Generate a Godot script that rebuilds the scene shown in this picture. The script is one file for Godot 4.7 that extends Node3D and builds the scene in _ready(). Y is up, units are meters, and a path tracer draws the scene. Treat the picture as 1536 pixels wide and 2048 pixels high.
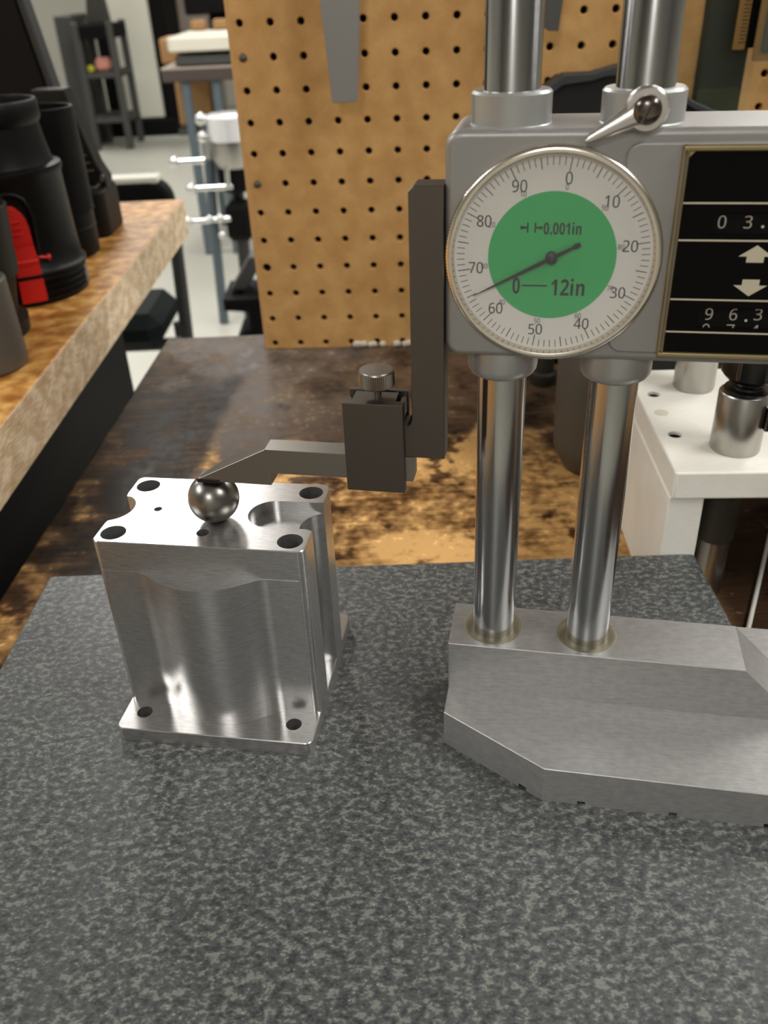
extends Node3D
# A machinist's bench: a dial height gauge measures a ball on a milled block, on a granite plate.
# World: y up, metres, the plate's top is y = 0. Shapes are written in millimetres and scaled when they are built.

const MM := 0.001
const BENCH := -0.05       # top of the workbench under the plate
const LEFT_TOP := 0.03     # top of the workbench on the left
const FLOOR := -1.05
const CEIL := 2.15
var mats := {}
var used := {}

# ------------------------------------------------------------------ mesh builder
class Geo:
	var st := SurfaceTool.new()
	var k := 0.001
	func _init(scale_to_metres := 0.001):
		k = scale_to_metres
		st.begin(Mesh.PRIMITIVE_TRIANGLES)
	func vert(p: Vector3, n: Vector3, uv = null):
		st.set_normal(n)
		var q := p * k
		if uv == null:
			var a := n.abs()
			uv = Vector2(q.x, q.z) if a.y >= a.x and a.y >= a.z else (Vector2(q.z, q.y) if a.x >= a.z else Vector2(q.x, q.y))
		st.set_uv(uv)
		st.add_vertex(q)
	func tri(a: Vector3, b: Vector3, c: Vector3, na: Vector3, nb: Vector3, nc: Vector3, ua = null, ub = null, uc = null):
		var g := (b - a).cross(c - a)
		if g.length_squared() < 1e-16:
			return
		if g.dot(na + nb + nc) > 0.0:   # front faces run clockwise
			vert(a, na, ua); vert(c, nc, uc); vert(b, nb, ub)
		else:
			vert(a, na, ua); vert(b, nb, ub); vert(c, nc, uc)
	func face(pts: Array, hint: Vector3):
		var n := Vector3.ZERO
		for i in range(1, pts.size() - 1):
			n += (pts[i] - pts[0]).cross(pts[i + 1] - pts[0])
		n = n.normalized()
		if n.dot(hint) < 0.0:
			n = -n
		for i in range(1, pts.size() - 1):
			tri(pts[0], pts[i], pts[i + 1], n, n, n)
	func quad_n(a, b, c, d, na, nb, nc, nd):
		tri(a, b, c, na, nb, nc)
		tri(a, c, d, na, nc, nd)
	# a box with chamfered edges
	func box(c: Vector3, size: Vector3, b := 0.0, t := Transform3D()):
		var h := size / 2.0
		b = minf(b, minf(h.x, minf(h.y, h.z)) * 0.9)
		var v := {}
		for sx in [-1, 1]:
			for sy in [-1, 1]:
				for sz in [-1, 1]:
					var s3 := Vector3(sx, sy, sz)
					for ax in 3:
						var p := h - Vector3(b, b, b)
						p[ax] = h[ax]
						v[[sx, sy, sz, ax]] = t * (c + p * s3)
		for ax in 3:
			var u := (ax + 1) % 3
			var w := (ax + 2) % 3
			for s in [-1, 1]:
				var q := []
				for e in [[-1, -1], [1, -1], [1, 1], [-1, 1]]:
					var g := [0, 0, 0]
					g[ax] = s; g[u] = e[0]; g[w] = e[1]
					q.append(v[[g[0], g[1], g[2], ax]])
				var hint := Vector3.ZERO
				hint[ax] = s
				face(q, t.basis * hint)
			if b > 0.0:
				for s1 in [-1, 1]:
					for s2 in [-1, 1]:      # the edge along ax
						var q := []
						for pair in [[-1, u], [-1, w], [1, w], [1, u]]:
							var g := [0, 0, 0]
							g[ax] = pair[0]; g[u] = s1; g[w] = s2
							q.append(v[[g[0], g[1], g[2], pair[1]]])
						var hint := Vector3.ZERO
						hint[u] = s1; hint[w] = s2
						face(q, t.basis * hint)
		if b > 0.0:
			for sx in [-1, 1]:
				for sy in [-1, 1]:
					for sz in [-1, 1]:
						face([v[[sx, sy, sz, 0]], v[[sx, sy, sz, 1]], v[[sx, sy, sz, 2]]], t.basis * Vector3(sx, sy, sz))
	# an outline (a, b) swept from c0 to c1 along `axis` ("y": outline is x,z; "z": outline is x,y; "x": outline is z,y)
	func place(p: Vector2, c: float, axis: String) -> Vector3:
		return Vector3(p.x, c, p.y) if axis == "y" else (Vector3(p.x, p.y, c) if axis == "z" else Vector3(c, p.y, p.x))
	func prism(outline: PackedVector2Array, c0: float, c1: float, axis := "y", bevel := 0.0, steps := 1, t := Transform3D(), bevel0 := -1.0, flat := false):
		var o := outline
		var area := 0.0
		for i in o.size():
			area += o[i].cross(o[(i + 1) % o.size()])
		if area < 0.0:
			o = o.duplicate()
			o.reverse()
		var n := o.size()
		var en := []
		for i in n:
			var d := (o[(i + 1) % n] - o[i]).normalized()
			en.append(Vector2(d.y, -d.x))
		var vn := []
		var miter := []
		for i in n:
			var a: Vector2 = en[(i + n - 1) % n]
			var b: Vector2 = en[i]
			var m := (a + b).normalized()
			miter.append(m / maxf(0.4, m.dot(b)))
			var la := o[i].distance_to(o[(i + n - 1) % n])
			var lb := o[i].distance_to(o[(i + 1) % n])
			if flat or a.dot(b) < 0.92:
				vn.append([a, b])         # [normal towards the edge before, after]
			elif la > lb * 4.0:
				vn.append([a, a])         # a long flat side keeps its own normal where an arc begins
			elif lb > la * 4.0:
				vn.append([b, b])
			else:
				vn.append([m, m])
		var low := bevel if bevel0 < 0.0 else bevel0
		var lay := []      # [inset, c, tilt]
		if low > 0.0:
			for k2 in range(steps + 1):
				var a := PI / 2.0 * (1.0 - float(k2) / steps)
				lay.append([low * (1.0 - cos(a)), c0 + low * (1.0 - sin(a)), -a])
		else:
			lay.append([0.0, c0, 0.0])
		if bevel > 0.0:
			for k2 in range(steps + 1):
				var a := PI / 2.0 * float(k2) / steps
				lay.append([bevel * (1.0 - cos(a)), c1 - bevel * (1.0 - sin(a)), a])
		else:
			lay.append([0.0, c1, 0.0])
		for l in lay.size() - 1:
			var A = lay[l]
			var B = lay[l + 1]
			for i in n:
				var j := (i + 1) % n
				var p := [t * place(o[i] - miter[i] * A[0], A[1], axis), t * place(o[j] - miter[j] * A[0], A[1], axis), t * place(o[j] - miter[j] * B[0], B[1], axis), t * place(o[i] - miter[i] * B[0], B[1], axis)]
				var ta: float = A[2]
				var tb: float = B[2]
				if steps == 1:
					ta = (A[2] + B[2]) / 2.0
					tb = ta
				var ni: Vector2 = vn[i][1]
				var nj: Vector2 = vn[j][0]
				var f := func(m: Vector2, w: float) -> Vector3: return (t.basis * place(m * cos(w), sin(w), axis)).normalized()
				quad_n(p[0], p[1], p[2], p[3], f.call(ni, ta), f.call(nj, ta), f.call(nj, tb), f.call(ni, tb))
		for e in 2:
			var L = lay[0] if e == 0 else lay[lay.size() - 1]
			var q := PackedVector2Array()
			for i in n:
				q.append(o[i] - miter[i] * L[0])
			var ix := Geometry2D.triangulate_polygon(q)
			var nn := (t.basis * place(Vector2.ZERO, -1.0 if e == 0 else 1.0, axis)).normalized()
			for i in range(0, ix.size(), 3):
				tri(t * place(q[ix[i]], L[1], axis), t * place(q[ix[i + 1]], L[1], axis), t * place(q[ix[i + 2]], L[1], axis), nn, nn, nn)
	# a profile of (radius, height) turned about y; rows listed in `knurl` get a toothed radius
	func lathe(prof: Array, seg := 48, t := Transform3D(), knurl := {}, teeth := 0.0):
		var m := prof.size()
		var pn := []
		for i in m - 1:
			var d: Vector2 = prof[i + 1] - prof[i]
			pn.append(Vector2(d.y, -d.x).normalized())
		for i in m - 1:
			if (prof[i + 1] - prof[i]).length() < 1e-9:
				continue
			var na: Vector2 = pn[i]
			var nb: Vector2 = pn[i]
			if i > 0 and pn[i - 1].dot(pn[i]) > 0.75:
				na = (pn[i - 1] + pn[i]).normalized()
			if i < m - 2 and pn[i + 1].dot(pn[i]) > 0.75:
				nb = (pn[i + 1] + pn[i]).normalized()
			for s in seg:
				var a0 := TAU * s / seg
				var a1 := TAU * (s + 1) / seg
				var f := func(r: float, y: float, a: float) -> Vector3: return t * Vector3(r * sin(a), y, r * cos(a))
				var g := func(v: Vector2, a: float) -> Vector3: return (t.basis * Vector3(v.x * sin(a), v.y, v.x * cos(a))).normalized()
				var r00: float = prof[i].x - (teeth if knurl.has(i) and s % 2 else 0.0)
				var r01: float = prof[i].x - (teeth if knurl.has(i) and (s + 1) % 2 else 0.0)
				var r10: float = prof[i + 1].x - (teeth if knurl.has(i + 1) and s % 2 else 0.0)
				var r11: float = prof[i + 1].x - (teeth if knurl.has(i + 1) and (s + 1) % 2 else 0.0)
				var p0: Vector3 = f.call(r00, prof[i].y, a0)
				var p1: Vector3 = f.call(r01, prof[i].y, a1)
				var p2: Vector3 = f.call(r11, prof[i + 1].y, a1)
				var p3: Vector3 = f.call(r10, prof[i + 1].y, a0)
				if knurl.has(i) and knurl.has(i + 1):
					face([p0, p1, p2, p3], g.call(pn[i], (a0 + a1) / 2.0))
				else:
					quad_n(p0, p1, p2, p3, g.call(na, a0), g.call(na, a1), g.call(nb, a1), g.call(nb, a0))
	func tube(path: Array, r: float, seg := 12):
		var rings := []
		for i in path.size():
			var d: Vector3 = (path[mini(i + 1, path.size() - 1)] - path[maxi(i - 1, 0)]).normalized()
			var u := d.cross(Vector3.UP if absf(d.y) < 0.9 else Vector3.RIGHT).normalized()
			var w := d.cross(u)
			var ring := []
			for s in seg:
				var a := TAU * s / seg
				ring.append([path[i] + (u * cos(a) + w * sin(a)) * r, u * cos(a) + w * sin(a)])
			rings.append(ring)
			if i == 0 or i == path.size() - 1:
				var e := []
				for s in seg:
					e.append(ring[s][0])
				face(e, -d if i == 0 else d)
		for i in path.size() - 1:
			for s in seg:
				var a = rings[i][s]
				var b = rings[i][(s + 1) % seg]
				var c = rings[i + 1][(s + 1) % seg]
				var d = rings[i + 1][s]
				quad_n(a[0], b[0], c[0], d[0], a[1], b[1], c[1], d[1])
	func text(s: String, cap: float, at: Vector3, squeeze := 1.0, depth := 0.05, turn := 0.0, bold := false, face_name := "Droid Sans"):
		var tm := TextMesh.new()
		var sf := SystemFont.new()
		sf.font_names = PackedStringArray([face_name])
		if bold:
			sf.font_weight = 700
		tm.font = sf
		tm.text = s
		tm.font_size = 64
		tm.pixel_size = 0.01
		tm.depth = 0.0
		tm.curve_step = 1.0
		var arr := tm.surface_get_arrays(0)
		var vs: PackedVector3Array = arr[Mesh.ARRAY_VERTEX]
		if vs.is_empty():
			return
		var ix := PackedInt32Array(range(vs.size()))
		if arr[Mesh.ARRAY_INDEX] != null and arr[Mesh.ARRAY_INDEX].size():
			ix = arr[Mesh.ARRAY_INDEX]
		var lo := vs[0]
		var hi := vs[0]
		for v in vs:
			lo = lo.min(v)
			hi = hi.max(v)
		var mid := (lo + hi) / 2.0
		var f := cap / 0.457
		var bs := Basis(Vector3(0, 0, 1), turn) * Basis.from_scale(Vector3(squeeze * f, f, 1.0))
		var n := Vector3(0, 0, 1)
		for i in range(0, ix.size(), 3):
			var q := []
			for j in 3:
				var v := vs[ix[i + j]] - mid
				q.append(at + bs * Vector3(v.x, v.y, 0) + Vector3(0, 0, depth))
			tri(q[0], q[1], q[2], n, n, n)
	func mesh() -> ArrayMesh:
		return st.commit()

# ------------------------------------------------------------------ nodes
func numbered(called: String) -> String:
	var c: int = used.get(called, 0)
	used[called] = c + 1
	return called if c == 0 else "%s_%03d" % [called, c]

func tag(o: Node, label := "", category := "", group := "", kind := ""):
	if label: o.set_meta("label", label)
	if category: o.set_meta("category", category)
	if group: o.set_meta("group", group)
	if kind: o.set_meta("kind", kind)

func thing(called: String, label: String, category: String, at := Vector3.ZERO, turn := 0.0, group := "") -> Node3D:
	var o := Node3D.new()
	o.name = numbered(called)
	add_child(o, true)
	o.position = at
	o.rotation.y = turn
	tag(o, label, category, group)
	return o

func obj(called: String, shape, m: Material, parent: Node = self, label := "") -> MeshInstance3D:
	var o := MeshInstance3D.new()
	o.name = numbered(called) if parent == self else called
	o.mesh = shape.mesh() if shape is Geo else shape
	o.material_override = m
	o.cast_shadow = GeometryInstance3D.SHADOW_CASTING_SETTING_ON
	parent.add_child(o, true)
	if label: o.set_meta("label", label)
	return o

func struct(called: String, shape, m: Material) -> MeshInstance3D:
	var o := obj(called, shape, m)
	o.set_meta("kind", "structure")
	return o

func csg(called: String, m: Material, parent: Node) -> CSGCombiner3D:
	var c := CSGCombiner3D.new()
	c.name = called
	c.material_override = m
	parent.add_child(c, true)
	return c

func csg_mesh(c: Node, g: Geo, op := CSGShape3D.OPERATION_UNION, called := "solid"):
	var s := CSGMesh3D.new()
	s.name = called
	s.mesh = g.mesh()
	s.operation = op
	c.add_child(s, true)

func csg_hole(c: Node, at: Vector3, r: float, depth: float, seg := 32):   # a hole drilled down from `at`, millimetres
	var s := CSGCylinder3D.new()
	s.name = "hole"
	s.radius = r * MM
	s.height = depth * MM
	s.sides = seg
	s.operation = CSGShape3D.OPERATION_SUBTRACTION
	s.position = (at - Vector3(0, depth / 2.0 - 0.5, 0)) * MM
	c.add_child(s, true)

func csg_box(c: Node, at: Vector3, size: Vector3):
	var s := CSGBox3D.new()
	s.name = "cut"
	s.size = size * MM
	s.position = at * MM
	s.operation = CSGShape3D.OPERATION_SUBTRACTION
	c.add_child(s, true)

# ------------------------------------------------------------------ outlines
func rect(x0: float, y0: float, x1: float, y1: float) -> PackedVector2Array:
	return PackedVector2Array([Vector2(x0, y0), Vector2(x1, y0), Vector2(x1, y1), Vector2(x0, y1)])

func rounded(x0: float, y0: float, x1: float, y1: float, r: float, n := 6) -> PackedVector2Array:
	var o := PackedVector2Array()
	for c in [[x1 - r, y1 - r, 0.0], [x0 + r, y1 - r, PI / 2], [x0 + r, y0 + r, PI], [x1 - r, y0 + r, 3 * PI / 2]]:
		for i in n + 1:
			var a: float = c[2] + PI / 2 * i / n
			o.append(Vector2(c[0] + r * cos(a), c[1] + r * sin(a)))
	return o

func arc(o: PackedVector2Array, c: Vector2, r: float, a0: float, a1: float, n: int):
	for i in n + 1:
		var a := deg_to_rad(a0 + (a1 - a0) * i / n)
		o.append(c + Vector2(cos(a), sin(a)) * r)

# ------------------------------------------------------------------ textures
func noise(sd: int, freq: float, kind := FastNoiseLite.TYPE_SIMPLEX_SMOOTH, octaves := 3) -> FastNoiseLite:
	var n := FastNoiseLite.new()
	n.seed = sd
	n.frequency = freq
	n.noise_type = kind
	n.fractal_octaves = octaves
	n.fractal_type = FastNoiseLite.FRACTAL_FBM if octaves > 1 else FastNoiseLite.FRACTAL_NONE
	return n

func bytes_of(n: FastNoiseLite, w: int, h: int) -> PackedByteArray:
	var im := n.get_seamless_image(w, h)
	im.convert(Image.FORMAT_L8)
	return im.get_data()

func streaks(sd: int, w: int, h: int, along: int) -> Image:      # grey noise drawn out along u
	var small := noise(sd, 0.35, FastNoiseLite.TYPE_SIMPLEX, 2).get_seamless_image(maxi(8, w / along), h)
	small.convert(Image.FORMAT_L8)
	small.resize(w, h, Image.INTERPOLATE_CUBIC)
	return small

func granite_texture() -> ImageTexture:
	var w := 1024
	var a := noise(11, 0.045, FastNoiseLite.TYPE_SIMPLEX_SMOOTH, 4)
	a.fractal_gain = 0.42
	a.domain_warp_enabled = true
	a.domain_warp_amplitude = 14.0
	a.domain_warp_frequency = 0.03
	var na := bytes_of(a, w, w)
	var nb := bytes_of(noise(12, 0.11, FastNoiseLite.TYPE_SIMPLEX_SMOOTH, 3), w, w)
	var nc := bytes_of(noise(13, 0.012, FastNoiseLite.TYPE_SIMPLEX_SMOOTH, 2), w, w)
	var nd := bytes_of(noise(14, 0.3, FastNoiseLite.TYPE_SIMPLEX, 1), w, w)
	var out := PackedByteArray()
	out.resize(w * w * 3)
	for i in w * w:
		var v := na[i] / 255.0 * 0.62 + nb[i] / 255.0 * 0.38 + (nc[i] / 255.0 - 0.5) * 0.10
		var f := clampf((v - 0.515) * 6.5, 0.0, 1.0)
		var d := clampf((0.44 - v) * 5.0, 0.0, 1.0)
		var s := (nd[i] / 255.0 - 0.5) * 10.0
		var spark := 90.0 if nd[i] > 240 and nb[i] > 176 else 0.0
		out[i * 3] = int(clampf(76.0 + f * 42.0 - d * 26.0 + s + spark, 0, 255))
		out[i * 3 + 1] = int(clampf(78.0 + f * 42.0 - d * 25.0 + s + spark, 0, 255))
		out[i * 3 + 2] = int(clampf(78.0 + f * 36.0 - d * 24.0 + s + spark, 0, 255))
	return ImageTexture.create_from_image(Image.create_from_data(w, w, false, Image.FORMAT_RGB8, out))

func mix3(a: Vector3, b: Vector3, t: float) -> Vector3:
	return a + (b - a) * t

# the bench top: 0.96 m across x from -0.32, 0.96 m deep in z from -1.06; grain along x, with blackened and scraped places and a painted-in grey sheen
func bench_textures() -> Array:
	var w := 1280
	var fine := bytes_of(noise(21, 0.05, FastNoiseLite.TYPE_SIMPLEX, 3), w, w)
	var blot := bytes_of(noise(22, 0.006, FastNoiseLite.TYPE_SIMPLEX_SMOOTH, 4), w, w)
	var blot2 := bytes_of(noise(23, 0.014, FastNoiseLite.TYPE_SIMPLEX_SMOOTH, 4), w, w)
	var grain := streaks(24, w, w, 26)
	var g := grain.get_data()
	var g2 := streaks(25, w, w / 4, 60)
	g2.resize(w, w, Image.INTERPOLATE_CUBIC)
	var broad := g2.get_data()
	var out := PackedByteArray()
	out.resize(w * w * 3)
	var rough := PackedByteArray()
	rough.resize(w * w)
	for j in w:
		var z := -1.06 + 0.96 * j / w
		for i in w:
			var x := -0.32 + 0.96 * i / w
			var q := j * w + i
			var b := blot[q] / 255.0 - 0.5
			var b2 := blot2[q] / 255.0 - 0.5
			var gr := g[q] / 255.0 - 0.5
			var br := broad[q] / 255.0 - 0.5
			var fn := fine[q] / 255.0 - 0.5
			# oak under old varnish: short streaks in blotches
			var patch := smoothstep(-0.15, 0.04, x + b * 0.16) * 0.52
			var t := clampf(0.34 + patch + b * 0.8 + b2 * 1.1 + (br * 0.35 + gr * 0.5) * (0.5 + absf(b2) * 3.0) + fn * 0.7, 0.0, 1.0)
			var c := mix3(Vector3(70, 44, 24), Vector3(220, 174, 112), t)
			# oil-black smears
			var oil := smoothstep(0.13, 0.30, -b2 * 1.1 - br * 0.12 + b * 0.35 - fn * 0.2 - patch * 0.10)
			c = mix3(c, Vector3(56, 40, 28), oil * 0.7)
			# a blackened stretch down the left; its sharp edge is a painted reflection boundary
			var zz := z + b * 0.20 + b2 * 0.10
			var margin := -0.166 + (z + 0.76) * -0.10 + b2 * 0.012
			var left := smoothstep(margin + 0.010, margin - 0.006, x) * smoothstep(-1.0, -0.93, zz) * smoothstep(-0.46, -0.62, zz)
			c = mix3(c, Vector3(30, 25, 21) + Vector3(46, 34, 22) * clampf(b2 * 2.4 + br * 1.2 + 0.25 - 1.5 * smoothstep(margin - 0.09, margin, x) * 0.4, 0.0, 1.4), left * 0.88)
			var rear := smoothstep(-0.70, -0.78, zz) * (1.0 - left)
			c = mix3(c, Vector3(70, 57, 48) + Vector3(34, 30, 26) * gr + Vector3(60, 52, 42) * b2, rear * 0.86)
			var painted_sheen := smoothstep(-0.66, -0.86, z + b2 * 0.16) * smoothstep(0.03, -0.10, x + b * 0.10) * (1.0 - left * 0.8)  # grey sheen of the ceiling lights, painted into the wood colour
			c = mix3(c, Vector3(130, 120, 111) + Vector3(30, 28, 26) * fn + Vector3(50, 46, 42) * b2, painted_sheen * 0.72)
			# the dark end at the right
			c = mix3(c, Vector3(44, 31, 24) + Vector3(26, 20, 15) * gr, smoothstep(0.20, 0.24, x) * 0.9)
			# small pale scrapes
			if fine[q] > 205 and blot2[q] > 140:
				c += Vector3(64, 58, 46) * 0.5
			out[q * 3] = int(clampf(c.x, 0, 255))
			out[q * 3 + 1] = int(clampf(c.y, 0, 255))
			out[q * 3 + 2] = int(clampf(c.z, 0, 255))
			rough[q] = int(clampf(100.0 + 70.0 * b2 + 50.0 * fn + 26.0 * gr, 40, 220))
	return [ImageTexture.create_from_image(Image.create_from_data(w, w, false, Image.FORMAT_RGB8, out)), ImageTexture.create_from_image(Image.create_from_data(w, w, false, Image.FORMAT_L8, rough))]

func two_tone(sd: int, w: int, h: int, along: int, lo: Vector3, hi: Vector3, contrast: float, blotch := 0.0) -> ImageTexture:
	var g := streaks(sd, w, h, along).get_data()
	var b := bytes_of(noise(sd + 1, 0.02, FastNoiseLite.TYPE_SIMPLEX_SMOOTH, 4), w, h)
	var out := PackedByteArray()
	out.resize(w * h * 3)
	for i in w * h:
		var t := clampf(0.5 + (g[i] / 255.0 - 0.5) * contrast + (b[i] / 255.0 - 0.5) * blotch, 0.0, 1.0)
		var c := mix3(lo, hi, t)
		out[i * 3] = int(c.x); out[i * 3 + 1] = int(c.y); out[i * 3 + 2] = int(c.z)
	return ImageTexture.create_from_image(Image.create_from_data(w, h, false, Image.FORMAT_RGB8, out))

# ------------------------------------------------------------------ materials
func mat(called: String, c: Color, rough := 0.5, metal := 0.0) -> StandardMaterial3D:
	var m := StandardMaterial3D.new()
	m.resource_name = called
	m.albedo_color = c
	m.roughness = rough
	m.metallic = metal
	mats[called] = m
	return m

func tri_map(m: StandardMaterial3D, metres: float):
	m.uv1_triplanar = true
	m.uv1_triplanar_sharpness = 8.0
	m.uv1_scale = Vector3.ONE / metres

func make_materials():
	var brush := ImageTexture.create_from_image(streaks(31, 512, 512, 40))
	var grime_img := noise(33, 0.02, FastNoiseLite.TYPE_SIMPLEX_SMOOTH, 4).get_seamless_image(512, 512)
	grime_img.convert(Image.FORMAT_L8)
	var grime := ImageTexture.create_from_image(grime_img)
	var spec_img := noise(34, 0.25, FastNoiseLite.TYPE_SIMPLEX, 2).get_seamless_image(256, 256)
	spec_img.convert(Image.FORMAT_L8)
	var speck := ImageTexture.create_from_image(spec_img)

	var m := mat("milled_aluminium", Color(0.83, 0.825, 0.82), 0.29, 0.93)
	m.anisotropy_enabled = true; m.anisotropy = -0.45
	tri_map(m, 0.045)
	m.heightmap_enabled = true; m.heightmap_texture = brush; m.heightmap_scale = 0.0010
	m.albedo_texture = two_tone(61, 512, 512, 40, Vector3(205, 205, 205), Vector3(255, 255, 255), 1.3, 0.3)
	m = mat("ground_steel", Color(0.71, 0.707, 0.70), 0.41, 0.62)
	m.anisotropy_enabled = true; m.anisotropy = -0.3
	tri_map(m, 0.06)
	m.heightmap_enabled = true; m.heightmap_texture = brush; m.heightmap_scale = 0.0006
	m.albedo_texture = two_tone(63, 512, 512, 40, Vector3(218, 218, 218), Vector3(255, 255, 255), 1.2, 0.5)
	m = mat("column_steel", Color(0.68, 0.68, 0.68), 0.19, 1.0)
	m.anisotropy_enabled = true; m.anisotropy = -0.4
	m = mat("dark_steel", Color(0.40, 0.375, 0.35), 0.45, 1.0)
	tri_map(m, 0.05)
	m = mat("scriber_steel", Color(0.56, 0.54, 0.51), 0.40, 1.0)
	m.anisotropy_enabled = true; m.anisotropy = -0.3
	tri_map(m, 0.03)
	m.heightmap_enabled = true; m.heightmap_texture = brush; m.heightmap_scale = 0.0005
	m = mat("stained_steel", Color(0.56, 0.535, 0.46), 0.5, 0.9)
	m = mat("knurled_steel", Color(0.60, 0.58, 0.55), 0.35, 1.0)
	m = mat("carbide", Color(0.22, 0.21, 0.20), 0.4, 0.8)
	m = mat("ball_steel", Color(0.54, 0.525, 0.51), 0.31, 1.0)
	m = mat("cast_paint", Color(0.60, 0.595, 0.585), 0.42, 0.5)
	tri_map(m, 0.05)
	m.heightmap_enabled = true; m.heightmap_texture = speck; m.heightmap_scale = 0.003
	m = mat("boss_paint", Color(0.67, 0.675, 0.665), 0.36, 0.5)
	m = mat("bright_bezel", Color(0.86, 0.83, 0.78), 0.25, 1.0)
	m = mat("lever_metal", Color(0.80, 0.78, 0.76), 0.30, 0.9)
	m = mat("screw_metal", Color(0.42, 0.39, 0.37), 0.25, 1.0)
	m = mat("dial_white", Color(0.86, 0.85, 0.83), 0.55)
	m = mat("dial_green", Color(0.16, 0.66, 0.36), 0.5)
	m = mat("ink", Color(0.05, 0.05, 0.05), 0.6)
	m = mat("ink_soft", Color(0.20, 0.20, 0.20), 0.6)
	m = mat("pointer_black", Color(0.03, 0.03, 0.03), 0.4)
	m = mat("clear_glass", Color(1, 1, 1, 0.04), 0.03)
	m.transparency = BaseMaterial3D.TRANSPARENCY_ALPHA
	m = mat("counter_black", Color(0.035, 0.03, 0.026), 0.3)
	m.metallic_specular = 0.2
	m = mat("wheel_black", Color(0.07, 0.065, 0.06), 0.6)
	m.metallic_specular = 0.2
	m = mat("cream_print", Color(0.78, 0.75, 0.66), 0.5)
	m = mat("digit_grey", Color(0.66, 0.63, 0.58), 0.5)
	m = mat("brass_trim", Color(0.62, 0.56, 0.42), 0.35, 0.9)
	m = mat("granite", Color(1, 1, 1), 0.42)
	m.albedo_texture = granite_texture()
	m.uv1_scale = Vector3(3.6, 5.2, 1)
	m.heightmap_enabled = true
	m.heightmap_texture = speck
	m.heightmap_scale = 0.004
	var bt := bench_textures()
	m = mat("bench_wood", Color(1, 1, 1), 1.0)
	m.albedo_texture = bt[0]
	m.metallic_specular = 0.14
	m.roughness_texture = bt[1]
	m = mat("bench_edge", Color(0.42, 0.30, 0.19), 0.6)
	m = mat("left_wood", Color(1, 1, 1), 0.42)
	m.albedo_texture = two_tone(41, 512, 512, 12, Vector3(164, 102, 38), Vector3(236, 184, 108), 0.45, 1.6)
	m.uv1_scale = Vector3(3.2, 3.2, 1)
	m = mat("left_edge", Color(1, 1, 1), 0.6)
	m.albedo_texture = two_tone(45, 512, 512, 8, Vector3(188, 156, 118), Vector3(244, 226, 196), 1.3, 1.2)
	m.uv1_scale = Vector3(2.4, 4.5, 1)
	m = mat("pegboard_brown", Color(1, 1, 1), 0.62)
	m.albedo_texture = two_tone(51, 512, 512, 2, Vector3(188, 142, 82), Vector3(212, 168, 106), 0.35, 1.1)
	m.uv1_scale = Vector3(2.5, 2.5, 1)
	m = mat("pegboard_edge", Color(0.80, 0.62, 0.40), 0.7)
	m = mat("hole_shade", Color(0.05, 0.03, 0.02), 0.9)  # shade inside the pegboard holes, put into the colour
	m = mat("blade_steel", Color(0.56, 0.56, 0.55), 0.5, 0.4)
	m = mat("dark_blade", Color(0.36, 0.36, 0.35), 0.45, 0.5)
	m = mat("white_paint", Color(0.97, 0.965, 0.945), 0.45)
	tri_map(m, 0.3)
	m.albedo_texture = two_tone(55, 256, 256, 2, Vector3(240, 238, 232), Vector3(255, 254, 250), 0.3, 1.0)
	m = mat("holder_steel", Color(0.68, 0.67, 0.65), 0.30, 1.0)
	m = mat("holder_black", Color(0.05, 0.045, 0.04), 0.3)
	m = mat("tube_grey", Color(0.36, 0.34, 0.31), 0.5, 0.3)
	m = mat("black_plastic", Color(0.05, 0.046, 0.042), 0.40)
	m.metallic_specular = 0.28
	m = mat("grey_plastic", Color(0.13, 0.118, 0.10), 0.5)
	m.metallic_specular = 0.28
	m = mat("black_case", Color(0.06, 0.055, 0.05), 0.55)
	m.metallic_specular = 0.28
	m = mat("case_edge", Color(0.15, 0.15, 0.145), 0.5)
	m = mat("red_plastic", Color(0.80, 0.08, 0.045), 0.42)
	m = mat("rubber_black", Color(0.03, 0.03, 0.032), 0.55)
	m = mat("bin_rim", Color(0.20, 0.22, 0.23), 0.5)
	m = mat("package_clear", Color(0.75, 0.8, 0.7, 0.06), 0.08)
	m.metallic_specular = 0.22
	m.transparency = BaseMaterial3D.TRANSPARENCY_ALPHA
	m = mat("package_dark", Color(0.04, 0.04, 0.03), 0.5)
	m.metallic_specular = 0.2
	m = mat("package_green", Color(0.16, 0.18, 0.07), 0.5)
	m.metallic_specular = 0.2
	m = mat("package_gold", Color(0.55, 0.43, 0.24), 0.4, 0.5)
	m = mat("white_plastic", Color(0.88, 0.87, 0.84), 0.4)
	m = mat("floor_paint", Color(0.76, 0.755, 0.71), 0.4)
	m = mat("wall_white", Color(0.80, 0.79, 0.74), 0.85)
	m = mat("wall_grey", Color(0.70, 0.69, 0.66), 0.85)
	m = mat("ceiling_white", Color(0.52, 0.51, 0.49), 0.9)
	m = mat("lamp_housing", Color(0.8, 0.8, 0.8), 0.5)
	m = mat("lamp_glow", Color(1, 1, 1), 0.5)
	m.emission_enabled = true
	m.emission = Color(1.0, 0.99, 0.975)
	m.emission_energy_multiplier = 3.0
	m = mat("frame_grey", Color(0.17, 0.17, 0.17), 0.5)
	m = mat("rack_grey", Color(0.25, 0.25, 0.24), 0.55)
	m = mat("leg_blue", Color(0.36, 0.41, 0.44), 0.45, 0.3)
	m = mat("table_brown", Color(0.27, 0.235, 0.215), 0.5)
	m = mat("table_top", Color(0.66, 0.60, 0.56), 0.5)
	m = mat("stone_pale", Color(0.85, 0.83, 0.77), 0.5)
	m = mat("cardboard", Color(0.62, 0.47, 0.30), 0.8)
	m = mat("pink_item", Color(0.82, 0.56, 0.50), 0.6)
	m = mat("yellow_item", Color(0.72, 0.72, 0.20), 0.6)
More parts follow.
